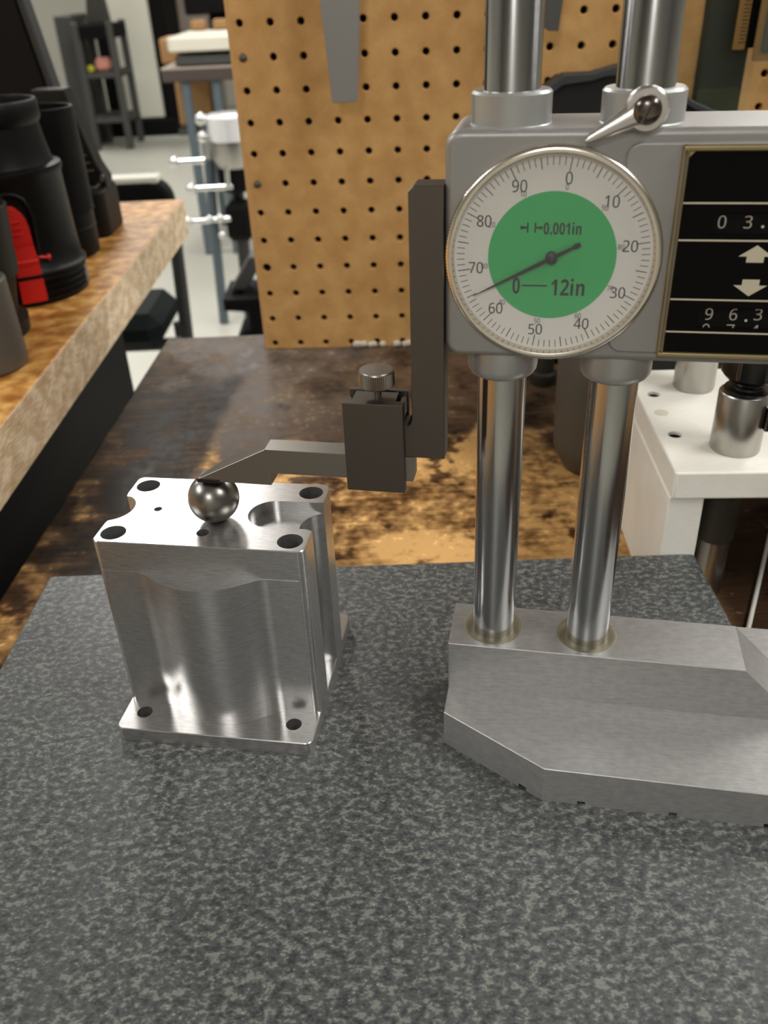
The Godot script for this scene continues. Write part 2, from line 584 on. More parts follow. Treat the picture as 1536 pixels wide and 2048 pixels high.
	m = mat("seat_green", Color(0.02, 0.06, 0.052), 0.7)
	m.metallic_specular = 0.28
	m = mat("chrome", Color(0.88, 0.88, 0.88), 0.08, 1.0)
	m = mat("drum_white", Color(0.95, 0.95, 0.96), 0.15, 0.2)
	m = mat("machine_black", Color(0.03, 0.028, 0.026), 0.7)
	m.metallic_specular = 0.28
	m = mat("enclosure_white", Color(0.84, 0.83, 0.77), 0.5)
	m = mat("steel_olive", Color(0.20, 0.195, 0.165), 0.5)

# ------------------------------------------------------------------ the scene
func _ready():
	# camera
	var cam := Camera3D.new()
	cam.name = "camera"
	add_child(cam, true)
	var pitch := 0.55322
	var roll := -0.04522
	var fwd := Vector3(0, -sin(pitch), -cos(pitch))
	var up := Vector3(0, cos(pitch), -sin(pitch))
	var right := Vector3(1, 0, 0)
	var r2 := right * cos(roll) + up * sin(roll)
	var u2 := -right * sin(roll) + up * cos(roll)
	cam.transform = Transform3D(Basis(r2, u2, -fwd), Vector3(0, 0.32859, 0))
	var att := CameraAttributesPhysical.new()
	att.frustum_focal_length = 12.0 * 1742.993 / 1024.0
	att.frustum_focus_distance = 0.40
	att.frustum_near = 0.02
	att.frustum_far = 60.0
	att.exposure_aperture = 8.0
	cam.attributes = att
	cam.keep_aspect = Camera3D.KEEP_HEIGHT
	cam.fov = rad_to_deg(2.0 * atan(1024.0 / 1742.993))
	cam.near = 0.02
	cam.far = 60.0
	cam.current = true
	# environment: a closed room, so nothing comes from the sky
	var env := Environment.new()
	env.background_mode = Environment.BG_COLOR
	env.background_color = Color(0.02, 0.02, 0.02)
	env.tonemap_mode = Environment.TONE_MAPPER_LINEAR
	env.tonemap_exposure = 2.0
	env.sdfgi_enabled = true
	env.ssao_enabled = true
	env.ssil_enabled = true
	var we := WorldEnvironment.new()
	we.name = "environment"
	we.environment = env
	add_child(we, true)
	make_materials()
	ceiling_lights()
	room()
	granite_plate()
	workbench()
	left_workbench()
	height_gauge()
	milled_block()
	pegboard()
	tool_rack()
	bench_clutter()
	black_fittings()
	background()

func ceiling_lights():
	for p in [[-1.08, -3.75], [2.0, -3.9], [-2.6, -0.3], [2.2, -1.9], [1.7, 0.4], [-0.75, 2.7], [-1.0, -7.0], [1.9, -7.0], [-3.4, -9.6], [-3.8, -3.75]]:
		var t := thing("ceiling_light", "white framed fluorescent panel set under the ceiling", "ceiling light", Vector3(p[0], CEIL - 0.10, p[1]), 0.0, "ceiling panels above the benches")
		var g := Geo.new(1.0)
		g.box(Vector3(0, 0.06, 0), Vector3(0.72, 0.07, 1.42), 0.01)
		obj("housing", g, mats.lamp_housing, t)
		g = Geo.new(1.0)
		g.box(Vector3(0, 0.015, 0), Vector3(0.66, 0.02, 1.36), 0.004)
		obj("lamp_diffuser", g, mats.lamp_glow, t)
		var l := AreaLight3D.new()
		l.name = "lamp"
		l.area_size = Vector2(0.66, 1.36)
		l.light_color = Color(1.0, 0.99, 0.975)
		l.light_energy = 2.0
		l.shadow_enabled = true
		l.area_range = 20.0
		l.area_attenuation = 2.0
		t.add_child(l, true)
		l.rotation.x = -PI / 2

func room():
	var g := Geo.new(1.0)
	g.box(Vector3(0, FLOOR - 0.1, -4.5), Vector3(12.4, 0.2, 17.4))
	struct("floor", g, mats.floor_paint)
	g = Geo.new(1.0)
	g.box(Vector3(0, CEIL + 0.1, -4.5), Vector3(12.4, 0.2, 17.4))
	struct("ceiling", g, mats.ceiling_white)
	g = Geo.new(1.0)
	g.box(Vector3(0, (FLOOR + CEIL) / 2, -12.6), Vector3(12.0, CEIL - FLOOR, 0.2))
	struct("wall_back", g, mats.wall_white)
	g = Geo.new(1.0)
	g.box(Vector3(0, (FLOOR + CEIL) / 2, 3.9), Vector3(12.0, CEIL - FLOOR, 0.2))
	struct("wall_front", g, mats.wall_grey)
	for s in [-1, 1]:
		g = Geo.new(1.0)
		g.box(Vector3(6.1 * s, (FLOOR + CEIL) / 2, -4.5), Vector3(0.2, CEIL - FLOOR, 17.0))
		struct("wall_left" if s < 0 else "wall_right", g, mats.wall_white if s < 0 else mats.wall_grey)

func granite_plate():
	var g := Geo.new(1.0)
	g.box(Vector3(0, -0.025, 0), Vector3(0.4225, 0.05, 0.42), 0.0016)
	var o := obj("surface_plate", g, mats.granite)
	var yaw := -0.0164
	var x := Vector3(cos(yaw), 0, -sin(yaw))
	var z := Vector3(sin(yaw), 0, cos(yaw))
	o.position = Vector3(-0.22202, 0, -0.47153) + x * 0.21125 + z * 0.21
	o.rotation.y = yaw
	tag(o, "dark grey flecked granite surface plate under the height gauge and the milled block", "surface plate")

func workbench():
	var t := thing("workbench", "oil-stained brown wooden workbench carrying the granite plate and the pegboard", "workbench", Vector3(0, BENCH, 0))
	# left edge runs slightly askew
	var out := PackedVector2Array([Vector2(-0.2617, -1.052), Vector2(0.9, -1.038), Vector2(0.9, 0.10), Vector2(-0.3105, 0.10)])
	var g := Geo.new(1.0)
	g.prism(out, -0.045, -0.0, "y", 0.003, 2)
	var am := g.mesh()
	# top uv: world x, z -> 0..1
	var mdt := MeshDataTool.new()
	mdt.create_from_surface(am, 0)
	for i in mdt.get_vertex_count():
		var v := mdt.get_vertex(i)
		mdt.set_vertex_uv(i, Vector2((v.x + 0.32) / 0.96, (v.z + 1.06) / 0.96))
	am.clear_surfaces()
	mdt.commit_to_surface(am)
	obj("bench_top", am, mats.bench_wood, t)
	for p in [[-0.20, -0.98], [0.82, -0.98], [-0.20, 0.04], [0.82, 0.04]]:
		g = Geo.new(1.0)
		g.box(Vector3(p[0], (FLOOR - BENCH - 0.045) / 2, p[1]), Vector3(0.06, BENCH - FLOOR - 0.045, 0.06), 0.003)
		obj("leg", g, mats.frame_grey, t)
	for z in [-0.98, 0.04]:
		g = Geo.new(1.0)
		g.box(Vector3(0.31, -0.85, z), Vector3(0.96, 0.04, 0.03), 0.002)
		obj("stretcher", g, mats.frame_grey, t)
	g = Geo.new(1.0)
	g.box(Vector3(0.05, -0.34, -0.47), Vector3(0.50, 0.56, 0.92), 0.004)
	obj("drawer_cabinet", g, mats.machine_black, t)

func left_workbench():
	var t := thing("workbench", "varnished wooden workbench with pale edge, under the black plastic fittings", "workbench", Vector3(0, LEFT_TOP, 0))
	var out := PackedVector2Array([Vector2(-0.302, -1.476), Vector2(-0.311, 0.25), Vector2(-1.4, 0.25), Vector2(-1.4, -1.476)])
	var g := Geo.new(1.0)
	g.prism(out, -0.054, 0.0, "y", 0.0015, 1)
	obj("bench_top", g, mats.left_wood, t)
	g = Geo.new(1.0)
	g.prism(PackedVector2Array([Vector2(-0.3015, -1.477), Vector2(-0.3105, 0.25), Vector2(-0.3120, 0.25), Vector2(-0.3030, -1.477)]), -0.0545, -0.001, "y")
	obj("edge_band", g, mats.left_edge, t, "pale scuffed front edge")
	g = Geo.new(1.0)
	g.box(Vector3(-0.85, (FLOOR - LEFT_TOP - 0.054) / 2.0, -0.45), Vector3(0.98, LEFT_TOP - FLOOR - 0.054, 1.50), 0.004)
	obj("cabinet_base", g, mats.machine_black, t)
	for x in [-0.62, -1.32]:
		g = Geo.new(1.0)
		g.box(Vector3(x, (FLOOR - LEFT_TOP - 0.054) / 2.0, -1.40), Vector3(0.05, LEFT_TOP - FLOOR - 0.054, 0.05), 0.003)
		obj("leg", g, mats.machine_black, t)

# ------------------------------------------------------------------ the height gauge (millimetres, column one at the origin, z towards the camera)
func height_gauge():
	var t := thing("height_gauge", "steel dial height gauge with green dial face and twin columns on granite plate", "height gauge", Vector3(0.05195, 0, -0.33913), deg_to_rad(-12.0116))
	# base: stepped block with chamfered flange and small slots under its edge
	var c := csg("base", mats.ground_steel, t)
	var g := Geo.new()
	g.prism(PackedVector2Array([Vector2(-20.6, -16.2), Vector2(-20.6, 33.9), Vector2(28.6, 62.6), Vector2(205, 62.6), Vector2(205, -53), Vector2(124, -53), Vector2(106, -16.2)]), 0, 20.7, "y", 0.35, 1, Transform3D(), 0.0)
	csg_mesh(c, g)
	g = Geo.new()
	g.prism(PackedVector2Array([Vector2(-20.6, 6), Vector2(146, 6), Vector2(146, 20.7), Vector2(117, 49.7), Vector2(-20.6, 49.7)]), -16.2, 16.6, "z", 0.35, 1)
	csg_mesh(c, g)
	for x in [45.0, 85.5, 126.0, 166.0]:
		csg_box(c, Vector3(x + 1.5, 0.6, 62.6), Vector3(3.6, 3.2, 6))
	csg_box(c, Vector3(19.5, 0.6, 57.5), Vector3(3.6, 3.2, 8))
	# columns
	for i in 2:
		var x := 45.48 * i
		g = Geo.new()
		g.lathe([Vector2(0, 46), Vector2(10, 46), Vector2(10, 398), Vector2(9, 400), Vector2(0, 400)], 96, Transform3D(Basis(), Vector3(x, 0, 0)))
		var col := obj("column", g, mats.column_steel, t)
		# rack teeth down the side of the column
		g = Geo.new()
		var a := deg_to_rad(83.0 if i == 0 else -62.0)
		var b := Basis(Vector3.UP, a)
		for k in 150:
			g.box(Vector3(0, 0, 9.75), Vector3(1.6, 0.5, 0.9), 0.12, Transform3D(b * Basis(Vector3(0, 0, 1), 0.45), Vector3(x, 84 + k * 0.85, 0)))
		obj("rack_teeth", g, mats.column_steel, col)
		g = Geo.new()
		g.lathe([Vector2(14.6, 49.65), Vector2(14.2, 49.76), Vector2(12.2, 49.76), Vector2(11.6, 49.72), Vector2(10.0, 49.72)], 64, Transform3D(Basis(), Vector3(x, 0, 0)))
		obj("seat_ring", g, mats.stained_steel, t)
	# counter housing
	var head := PackedVector2Array()
	head = rounded(-22.0, 198.0, 190.0, 281.2, 6.0, 8)
	g = Geo.new()
	g.prism(head, -23.5, 16.0, "z", 2.6, 4)
	var hs := obj("counter_housing", g, mats.cast_paint, t)
	# raised pad round the counters
	g = Geo.new()
	g.prism(rounded(40.4, 202.2, 188.0, 276.9, 5.0, 6), 15.0, 17.6, "z", 0.9, 3)
	obj("raised_pad", g, mats.cast_paint, hs)
	# bosses
	for i in 2:
		var x := 45.48 * i
		g = Geo.new()
		g.lathe([Vector2(10.05, 280), Vector2(10.05, 292.2), Vector2(13.4, 292.2), Vector2(14.3, 291.3), Vector2(14.3, 281.6), Vector2(15.2, 280.6)].map(func(v): return v), 72, Transform3D(Basis(), Vector3(x, 0, 0)))
		obj("upper_boss", g, mats.boss_paint, t)
		g = Geo.new()
		g.lathe([Vector2(14.3, 199.5), Vector2(14.3, 190.0), Vector2(14.0, 188.2), Vector2(13.2, 186.9), Vector2(11.9, 186.0), Vector2(10.05, 185.7), Vector2(10.05, 199.5)], 72, Transform3D(Basis(), Vector3(x, 0, 0)))
		obj("lower_boss", g, mats.boss_paint, t)
	dial(t)
	counters(t)
	clamp_lever(t)
	# measuring arm: a bar down the left side of the housing with the jaw at its foot
	g = Geo.new()
	g.prism(PackedVector2Array([Vector2(-22.2, 151.6), Vector2(-22.2, 263.0), Vector2(-33.2, 263.0), Vector2(-35.3, 260.9), Vector2(-35.8, 169.5), Vector2(-36.6, 167.2), Vector2(-38.0, 166.2), Vector2(-39.6, 166.2), Vector2(-58.0, 166.2), Vector2(-58.0, 151.6)]), 5.6, 17.0, "z", 0.25, 1)
	obj("measuring_arm", g, mats.dark_steel, t)
	# scriber
	c = csg("scriber", mats.scriber_steel, t)
	g = Geo.new()
	g.prism(PackedVector2Array([Vector2(-35.8, 151.5), Vector2(-35.8, 139.7), Vector2(-100.6, 139.7), Vector2(-100.95, 133.5), Vector2(-136.4, 133.5), Vector2(-136.5, 134.5), Vector2(-134.9, 135.1), Vector2(-102.4, 151.5)]), 6.8, 17.2, "z", 0.18, 1)
	csg_mesh(c, g)
	g = Geo.new()
	g.prism(PackedVector2Array([Vector2(-142, 0), Vector2(-126, 6.0), Vector2(-131, 9.5), Vector2(-138.2, 15.6), Vector2(-142, 15.6)]), 120, 160, "y")
	csg_mesh(c, g, CSGShape3D.OPERATION_SUBTRACTION, "cut")
	g = Geo.new()
	g.box(Vector3(-131.0, 133.7, 13.6), Vector3(11.4, 2.0, 7.9), 0.3)
	obj("carbide_tip", g, mats.carbide, t, "dark carbide strip under the scriber tip")
	# scriber clamp
	g = Geo.new()
	g.box(Vector3(-52.0, 156.1, 17.7), Vector3(25.8, 41.8, 4.4), 0.3)
	g.box(Vector3(-52.0, 156.5, 3.6), Vector3(25.8, 41.0, 3.0), 0.3)
	g.box(Vector3(-52.4, 156.0, 10.3), Vector3(18.6, 41.0, 10.6), 0.1)
	g.box(Vector3(-64.0, 154.6, 10.3), Vector3(1.7, 38.4, 10.6), 0.1)
	g.box(Vector3(-40.6, 171.6, 10.3), Vector3(1.7, 7.4, 10.6), 0.1)
	var cl := obj("scriber_clamp", g, mats.dark_steel, t)
	g = Geo.new()
	g.lathe([Vector2(0, 176), Vector2(2.1, 176), Vector2(2.1, 181.2), Vector2(6.6, 181.2), Vector2(7.6, 181.9), Vector2(7.6, 187.8), Vector2(7.0, 188.6), Vector2(0, 188.8)], 108, Transform3D(Basis(), Vector3(-51.6, 0, 10)), {4: 1, 5: 1}, 0.35)
	obj("thumb_screw", g, mats.knurled_steel, cl, "knurled round thumb screw")

func facing(x: float, y: float, z: float) -> Transform3D:     # turns a lathe's y axis towards the front
	return Transform3D(Basis(Vector3(1, 0, 0), PI / 2), Vector3(x, y, z))

func dial(t: Node3D):
	var cx := 17.4
	var cy := 238.3
	var d := obj("dial_bezel", null, mats.bright_bezel, t)
	var g := Geo.new()
	var f := facing(cx, cy, 0)
	g.lathe([Vector2(37.0, 15.5), Vector2(38.6, 16.2), Vector2(38.9, 17.0), Vector2(38.9, 20.2), Vector2(38.1, 21.2), Vector2(36.8, 21.6), Vector2(36.1, 21.3), Vector2(35.7, 20.0), Vector2(35.5, 17.9)], 420, f, {1: 1, 2: 1, 3: 1}, 0.42)
	d.mesh = g.mesh()
	g = Geo.new()
	g.lathe([Vector2(36.2, 17.4), Vector2(36.2, 18.0), Vector2(0, 18.0)], 96, f)
	obj("dial_face", g, mats.dial_white, t)
	g = Geo.new()
	g.lathe([Vector2(23.05, 18.0), Vector2(23.05, 18.12), Vector2(0, 18.12)], 96, f)
	obj("dial_disc", g, mats.dial_green, t, "green centre of the dial")
	# ticks and numerals; the scale is turned a little past upright
	g = Geo.new()
	var zero := deg_to_rad(8.6)
	for i in 100:
		var a := zero + TAU * i / 100.0
		var r0 := 29.9 if i % 10 == 0 else (30.6 if i % 5 == 0 else 31.7)
		var dir := Vector3(sin(a), cos(a), 0)
		var wide := Vector3(cos(a), -sin(a), 0) * (0.17 if i % 5 == 0 else 0.13)
		var o := Vector3(cx, cy, 18.06)
		g.face([o + dir * r0 - wide, o + dir * r0 + wide, o + dir * 34.6 + wide, o + dir * 34.6 - wide], Vector3(0, 0, 1))
	obj("dial_ticks", g, mats.ink_soft, t)
	g = Geo.new()
	for i in 10:
		var a := zero + deg_to_rad(0.6) + TAU * i / 10.0
		var r := 27.8
		g.text("%d" % (i * 10), 4.1, Vector3(cx + r * sin(a), cy + r * cos(a) - 0.1, 18.06), 0.92)
	obj("dial_numerals", g, mats.ink, t)
	g = Geo.new()
	for i in 10:
		var a := zero + deg_to_rad(0.6) + TAU * i / 10.0
		var low := sin(a - zero) 
		var r := 24.6
		g.text("%d" % ((10 - i) % 10 * 10), 1.9, Vector3(cx + r * sin(a), cy + r * cos(a) + 0.1, 18.14), 0.85)
	obj("small_numerals", g, mats.ink_soft, t)
	g = Geo.new()
	g.text("0.001in", 4.1, Vector3(cx + 3.3, cy + 10.2, 18.15), 0.70, 0.05, 0.0, true)
	g.text("0", 6.0, Vector3(cx - 12.3, cy - 10.8, 18.15), 0.66, 0.05, 0.0, true)
	g.text("12in", 6.0, Vector3(cx + 6.6, cy - 11.0, 18.15), 0.76, 0.05, 0.0, true)
	g.box(Vector3(cx - 5.6, cy - 10.7, 18.15), Vector3(9.2, 0.6, 0.06))
	for s in [-1, 1]:        # the graduation symbol: two bars with arrows pointing at them
		var bx: float = cx - 7.7 + s * 1.35
		g.box(Vector3(bx, cy + 10.4, 18.15), Vector3(0.55, 3.6, 0.06))
		g.face([Vector3(bx + s * 0.2, cy + 10.4 - 0.25, 18.18), Vector3(bx + s * 2.6, cy + 10.4 - 0.65, 18.18), Vector3(bx + s * 2.6, cy + 10.4 + 0.65, 18.18), Vector3(bx + s * 0.2, cy + 10.4 + 0.25, 18.18)], Vector3(0, 0, 1))
	obj("dial_lettering", g, mats.ink, t)
	# pointer
	g = Geo.new()
	var a := atan2(-14.7, -28.6)
	var tr := Transform3D(Basis(Vector3(0, 0, 1), a), Vector3(cx, cy - 0.1, 0))
	g.prism(PackedVector2Array([Vector2(0, -0.75), Vector2(0, 0.75), Vector2(22, 0.42), Vector2(31.6, 0.08), Vector2(31.6, -0.08), Vector2(22, -0.42)]), 19.5, 19.9, "z", 0.0, 1, tr)
	g.prism(PackedVector2Array([Vector2(0, -0.7), Vector2(0, 0.7), Vector2(-8.2, 0.55), Vector2(-9.6, 1.0), Vector2(-11.3, 0.7), Vector2(-11.3, -0.7), Vector2(-9.6, -1.0), Vector2(-8.2, -0.55)]), 19.5, 19.9, "z", 0.0, 1, tr)
	var pt := obj("pointer", g, mats.pointer_black, t)
	g = Geo.new()
	g.lathe([Vector2(2.2, 18.1), Vector2(2.2, 20.2), Vector2(1.6, 20.7), Vector2(0, 20.7)], 32, facing(cx, cy - 0.1, 0))
	obj("hub", g, mats.pointer_black, pt)
	g = Geo.new()
	g.lathe([Vector2(35.8, 20.95), Vector2(0, 20.95)], 64, f)
	obj("dial_glass", g, mats.clear_glass, t)

func counters(t: Node3D):
	# black window with two rows of number wheels, cream rules and arrows, in a brass-coloured frame
	var x0 := 60.6
	var x1 := 170.0
	var g := Geo.new()
	var rows := [[213.2, 220.7], [246.9, 254.2]]
	var wx0 := 71.4
	var wx1 := 128.0
	var parts := [[x0, 203.4, x1, 213.2], [x0, 220.7, x1, 246.9], [x0, 254.2, x1, 274.4]]
	for r in rows:
		parts.append([x0, r[0], wx0, r[1]])
		parts.append([wx1, r[0], x1, r[1]])
	for p in parts:
		g.box(Vector3((p[0] + p[2]) / 2, (p[1] + p[3]) / 2, 18.2), Vector3(p[2] - p[0], p[3] - p[1], 1.0))
	var pn := obj("counter_panel", g, mats.counter_black, t)
	g = Geo.new()
	for y in [257.5, 244.9, 223.75, 211.5]:
		g.box(Vector3((x0 + x1) / 2, y, 18.72), Vector3(x1 - x0, 0.62, 0.1))
	obj("rule_lines", g, mats.cream_print, pn)
	g = Geo.new()
	for r in rows:
		g.box(Vector3((wx0 + wx1) / 2, (r[0] + r[1]) / 2, 17.64), Vector3(wx1 - wx0, r[1] - r[0] + 0.6, 0.12))
	obj("counter_recess", g, mats.wheel_black, pn)
	# wheels
	var texts := [[["0", 74.7, 251.0], ["3", 83.25, 251.0], ["0", 92.2, 251.0], ["0", 101.0, 251.0], ["0", 110.0, 251.0]], [["9", 75.3, 218.2], ["6", 83.8, 218.2], ["3", 92.3, 218.4], ["0", 101.0, 218.2], ["0", 110.0, 218.2]]]
	var below := ["0", "7", "4", "1", "1"]
	for r in 2:
		for k in 5:
			g = Geo.new()
			var it = texts[r][k]
			g.box(Vector3(it[1] + 0.1, (rows[r][0] + rows[r][1]) / 2, 17.62), Vector3(8.56, rows[r][1] - rows[r][0] + 1.0, 0.2 + 0.01 * (k % 2)))
			var w := obj("number_wheel", g, mats.wheel_black, t)
			g = Geo.new()
			g.text(it[0], 4.3, Vector3(it[1], it[2], 17.74), 1.0, 0.04, 0.0, false)
			obj("digit", g, mats.digit_grey, w)
			g = Geo.new()
			if r == 1:
				g.text(below[k], 4.3, Vector3(it[1] - 0.3, 212.3, 17.74), 1.0, 0.04)
				obj("digit", g, mats.digit_grey, w)
	for p in [[88.2, 249.5], [88.4, 216.1]]:
		g = Geo.new()
		g.lathe([Vector2(0.5, 17.7), Vector2(0.5, 17.95), Vector2(0, 17.95)], 12, facing(p[0], p[1], 0))
		obj("decimal_point", g, mats.cream_print, pn)
	for s in [-1, 1]:
		g = Geo.new()
		var cy := 240.6 if s > 0 else 228.2
		var o := PackedVector2Array()
		for p in [[-2.9, -3.2], [2.9, -3.2], [2.9, -1.1], [5.7, -1.1], [0, 2.8], [-5.7, -1.1], [-2.9, -1.1]]:
			o.append(Vector2(87.5 + p[0], cy + p[1] * s))
		g.prism(o, 18.6, 18.76, "z")
		obj("arrow", g, mats.cream_print, pn)
	# frame
	g = Geo.new()
	g.prism(rounded(58.4, 201.6, 60.8, 276.2, 0.8, 3), 16.5, 19.9, "z", 0.8, 3)
	g.prism(rounded(58.4, 274.2, 172.0, 276.2, 0.8, 3), 16.5, 19.9, "z", 0.7, 3)
	g.prism(rounded(58.4, 201.6, 172.0, 203.7, 0.8, 3), 16.5, 19.9, "z", 0.7, 3)
	g.prism(rounded(169.6, 201.6, 172.0, 276.2, 0.8, 3), 16.5, 19.9, "z", 0.7, 3)
	g.prism(PackedVector2Array([Vector2(60.2, 274.8), Vector2(63.2, 274.8), Vector2(60.2, 271.4)]), 16.5, 19.4, "z", 0.3, 1)
	obj("counter_frame", g, mats.brass_trim, t)

func clamp_lever(t: Node3D):
	var cx := 45.4
	var cy := 287.3
	var g := Geo.new()
	g.lathe([Vector2(5.0, 12.0), Vector2(5.0, 16.0), Vector2(6.9, 16.2), Vector2(7.2, 17.0), Vector2(7.2, 19.4), Vector2(6.4, 20.6), Vector2(0, 20.9)], 48, facing(cx, cy, 0))
	# handle: a tapering round rod from the hub to the tip
	var a := Vector3(cx - 2.5, cy - 1.2, 18.6)
	var b := Vector3(26.4, 277.9, 20.0)
	var n := 12
	var dir := (b - a).normalized()
	var u := dir.cross(Vector3(0, 0, 1)).normalized()
	var w := dir.cross(u)
	var prev := []
	for i in n + 1:
		var q := float(i) / n
		var r := lerpf(5.2, 1.5, pow(q, 0.65))
		if i == n:
			r = 0.5
		var ring := []
		for s in 20:
			var th := TAU * s / 20
			ring.append([a.lerp(b, q) + u * cos(th) * r + w * sin(th) * r * 0.62, (u * cos(th) + w * sin(th) * 1.3).normalized()])
		if i > 0:
			for s in 20:
				var p0 = prev[s]
				var p1 = prev[(s + 1) % 20]
				var p2 = ring[(s + 1) % 20]
				var p3 = ring[s]
				g.quad_n(p0[0], p1[0], p2[0], p3[0], p0[1], p1[1], p2[1], p3[1])
		prev = ring
	var cap := []
	for s in 20:
		cap.append(prev[s][0])
	g.face(cap, dir)
	var lv := obj("clamp_lever", g, mats.lever_metal, t)
	# slotted screw
	var c := csg("screw", mats.screw_metal, lv)
	var dome := Geo.new()
	dome.lathe([Vector2(0, 20.0), Vector2(4.6, 20.0), Vector2(4.6, 21.4), Vector2(4.2, 22.4), Vector2(3.2, 23.2), Vector2(1.8, 23.7), Vector2(0, 23.8)], 40, facing(cx, cy, 0))
	csg_mesh(c, dome)
	var s := CSGBox3D.new()
	s.name = "cut"
	s.size = Vector3(0.9, 9.4, 2.6) * MM
	s.position = Vector3(cx, cy, 23.6) * MM
	s.rotation.z = deg_to_rad(-24)
	s.operation = CSGShape3D.OPERATION_SUBTRACTION
	c.add_child(s, true)

# ------------------------------------------------------------------ the milled block and the ball (millimetres, front left foot corner at the origin)
func milled_block():
	var at := Vector3(-0.13755, 0, -0.34222)
	var turn := -0.17099
	var t := thing("milled_block", "bright milled aluminium block with four holes and rounded bulge, left of height gauge", "machined part", at, turn)
	# body outline in plan, with the round notch on the left and the groove on the right
	var o := PackedVector2Array()
	var r := 3.5
	arc(o, Vector2(r, -r), r, 180, 90, 16)              # front left
	arc(o, Vector2(102.1 - r, -r), r, 90, 0, 16)        # front right
	arc(o, Vector2(106.0, -30.6), 13.2, 107.2, 252.8, 44)
	arc(o, Vector2(102.1 - r, -61.06 + r), r, 0, -90, 16)
	arc(o, Vector2(r, -61.06 + r), r, -90, -180, 16)
	o.append(Vector2(0, -44.4))
	arc(o, Vector2(-3.8, -30.3), 12.6, -70, 70, 44)
	o.append(Vector2(0, -16.2))
	var c := csg("body", mats.milled_aluminium, t)
	var g := Geo.new()
	g.prism(o, 6.0, 108.6, "y", 0.4, 1, Transform3D(), 0.0, true)
	csg_mesh(c, g)
	# the bulge in front, stopping at a ledge below the top
	var b := PackedVector2Array([Vector2(3.5, -2), Vector2(3.5, 0.3), Vector2(18, 0.35)])
	for p in [[20.5, 0.6], [22.5, 1.15], [25, 2.4], [27.5, 4.1], [30, 5.8], [33, 7.6], [36, 9.1], [39, 10.3], [42, 11.2], [45, 11.85], [48, 12.2], [51, 12.3], [54, 12.2], [57, 11.85], [60, 11.2], [63, 10.3], [66, 9.1], [69, 7.6], [72, 5.8], [74.5, 4.1], [77, 2.4], [79.5, 1.15], [81.5, 0.6]]:
		b.append(Vector2(p[0], p[1]))
	b.append(Vector2(84, 0.35)); b.append(Vector2(98.6, 0.3)); b.append(Vector2(98.6, -2))
	g = Geo.new()
	g.prism(b, 8.3, 92.2, "y", 0.0)
	obj("front_bulge", g, mats.milled_aluminium, t)
	for p in [[7.9, -8.0], [8.0, -52.4], [94.0, -52.2], [93.8, -8.3]]:
		csg_hole(c, Vector3(p[0], 108.6, p[1]), 6.05, 96)
	csg_hole(c, Vector3(21.6, 108.6, -30.5), 2.05, 60, 20)
	csg_hole(c, Vector3(50.85, 108.6, -11.7), 3.05, 60, 24)
	# round-ended slot in the top, open to the right
	var s := PackedVector2Array([Vector2(110, -43.0), Vector2(110, -18.9)])
	arc(s, Vector2(79.8, -30.95), 12.05, 90, 270, 48)
	g = Geo.new()
	g.prism(s, 102.4, 112, "y", 0.0, 1, Transform3D(), -1.0, true)
	csg_mesh(c, g, CSGShape3D.OPERATION_SUBTRACTION, "cut")
	# foot flange
	c = csg("foot_flange", mats.milled_aluminium, t)
	g = Geo.new()
	g.prism(rounded(0, -83, 102.1, 20.4, 4.0, 14), 0, 8.4, "y", 0.4, 1, Transform3D(), 0.2, true)
	csg_mesh(c, g)
	for p in [[10.8, 8.1], [90.0, 8.2], [10.8, -72], [90.0, -72]]:
		csg_hole(c, Vector3(p[0], 8.4, p[1]), 4.0, 20, 28)
	# ball
	var sm := SphereMesh.new()
	sm.radius = 0.01205
	sm.height = 0.0241
	sm.radial_segments = 96
	sm.rings = 48
	var ball := obj("steel_ball", sm, mats.ball_steel)
	ball.position = Vector3(-0.0803, 0.1086 + 0.01205, -0.35685)
	tag(ball, "polished steel ball resting on the milled block under the scriber tip", "ball")

# ------------------------------------------------------------------ pegboard and what hangs before it
var peg_o := Vector3(-0.1204, 0.2922, -0.9834)
var peg_x := Vector3(0.9982, -0.0034, 0.0605)
var peg_y := Vector3(0.0012, 0.9993, 0.0372)

func peg_frame() -> Transform3D:
	var x := peg_x.normalized()
	var y := (peg_y - x * peg_y.dot(x)).normalized()
	return Transform3D(Basis(x, y, x.cross(y)), peg_o)

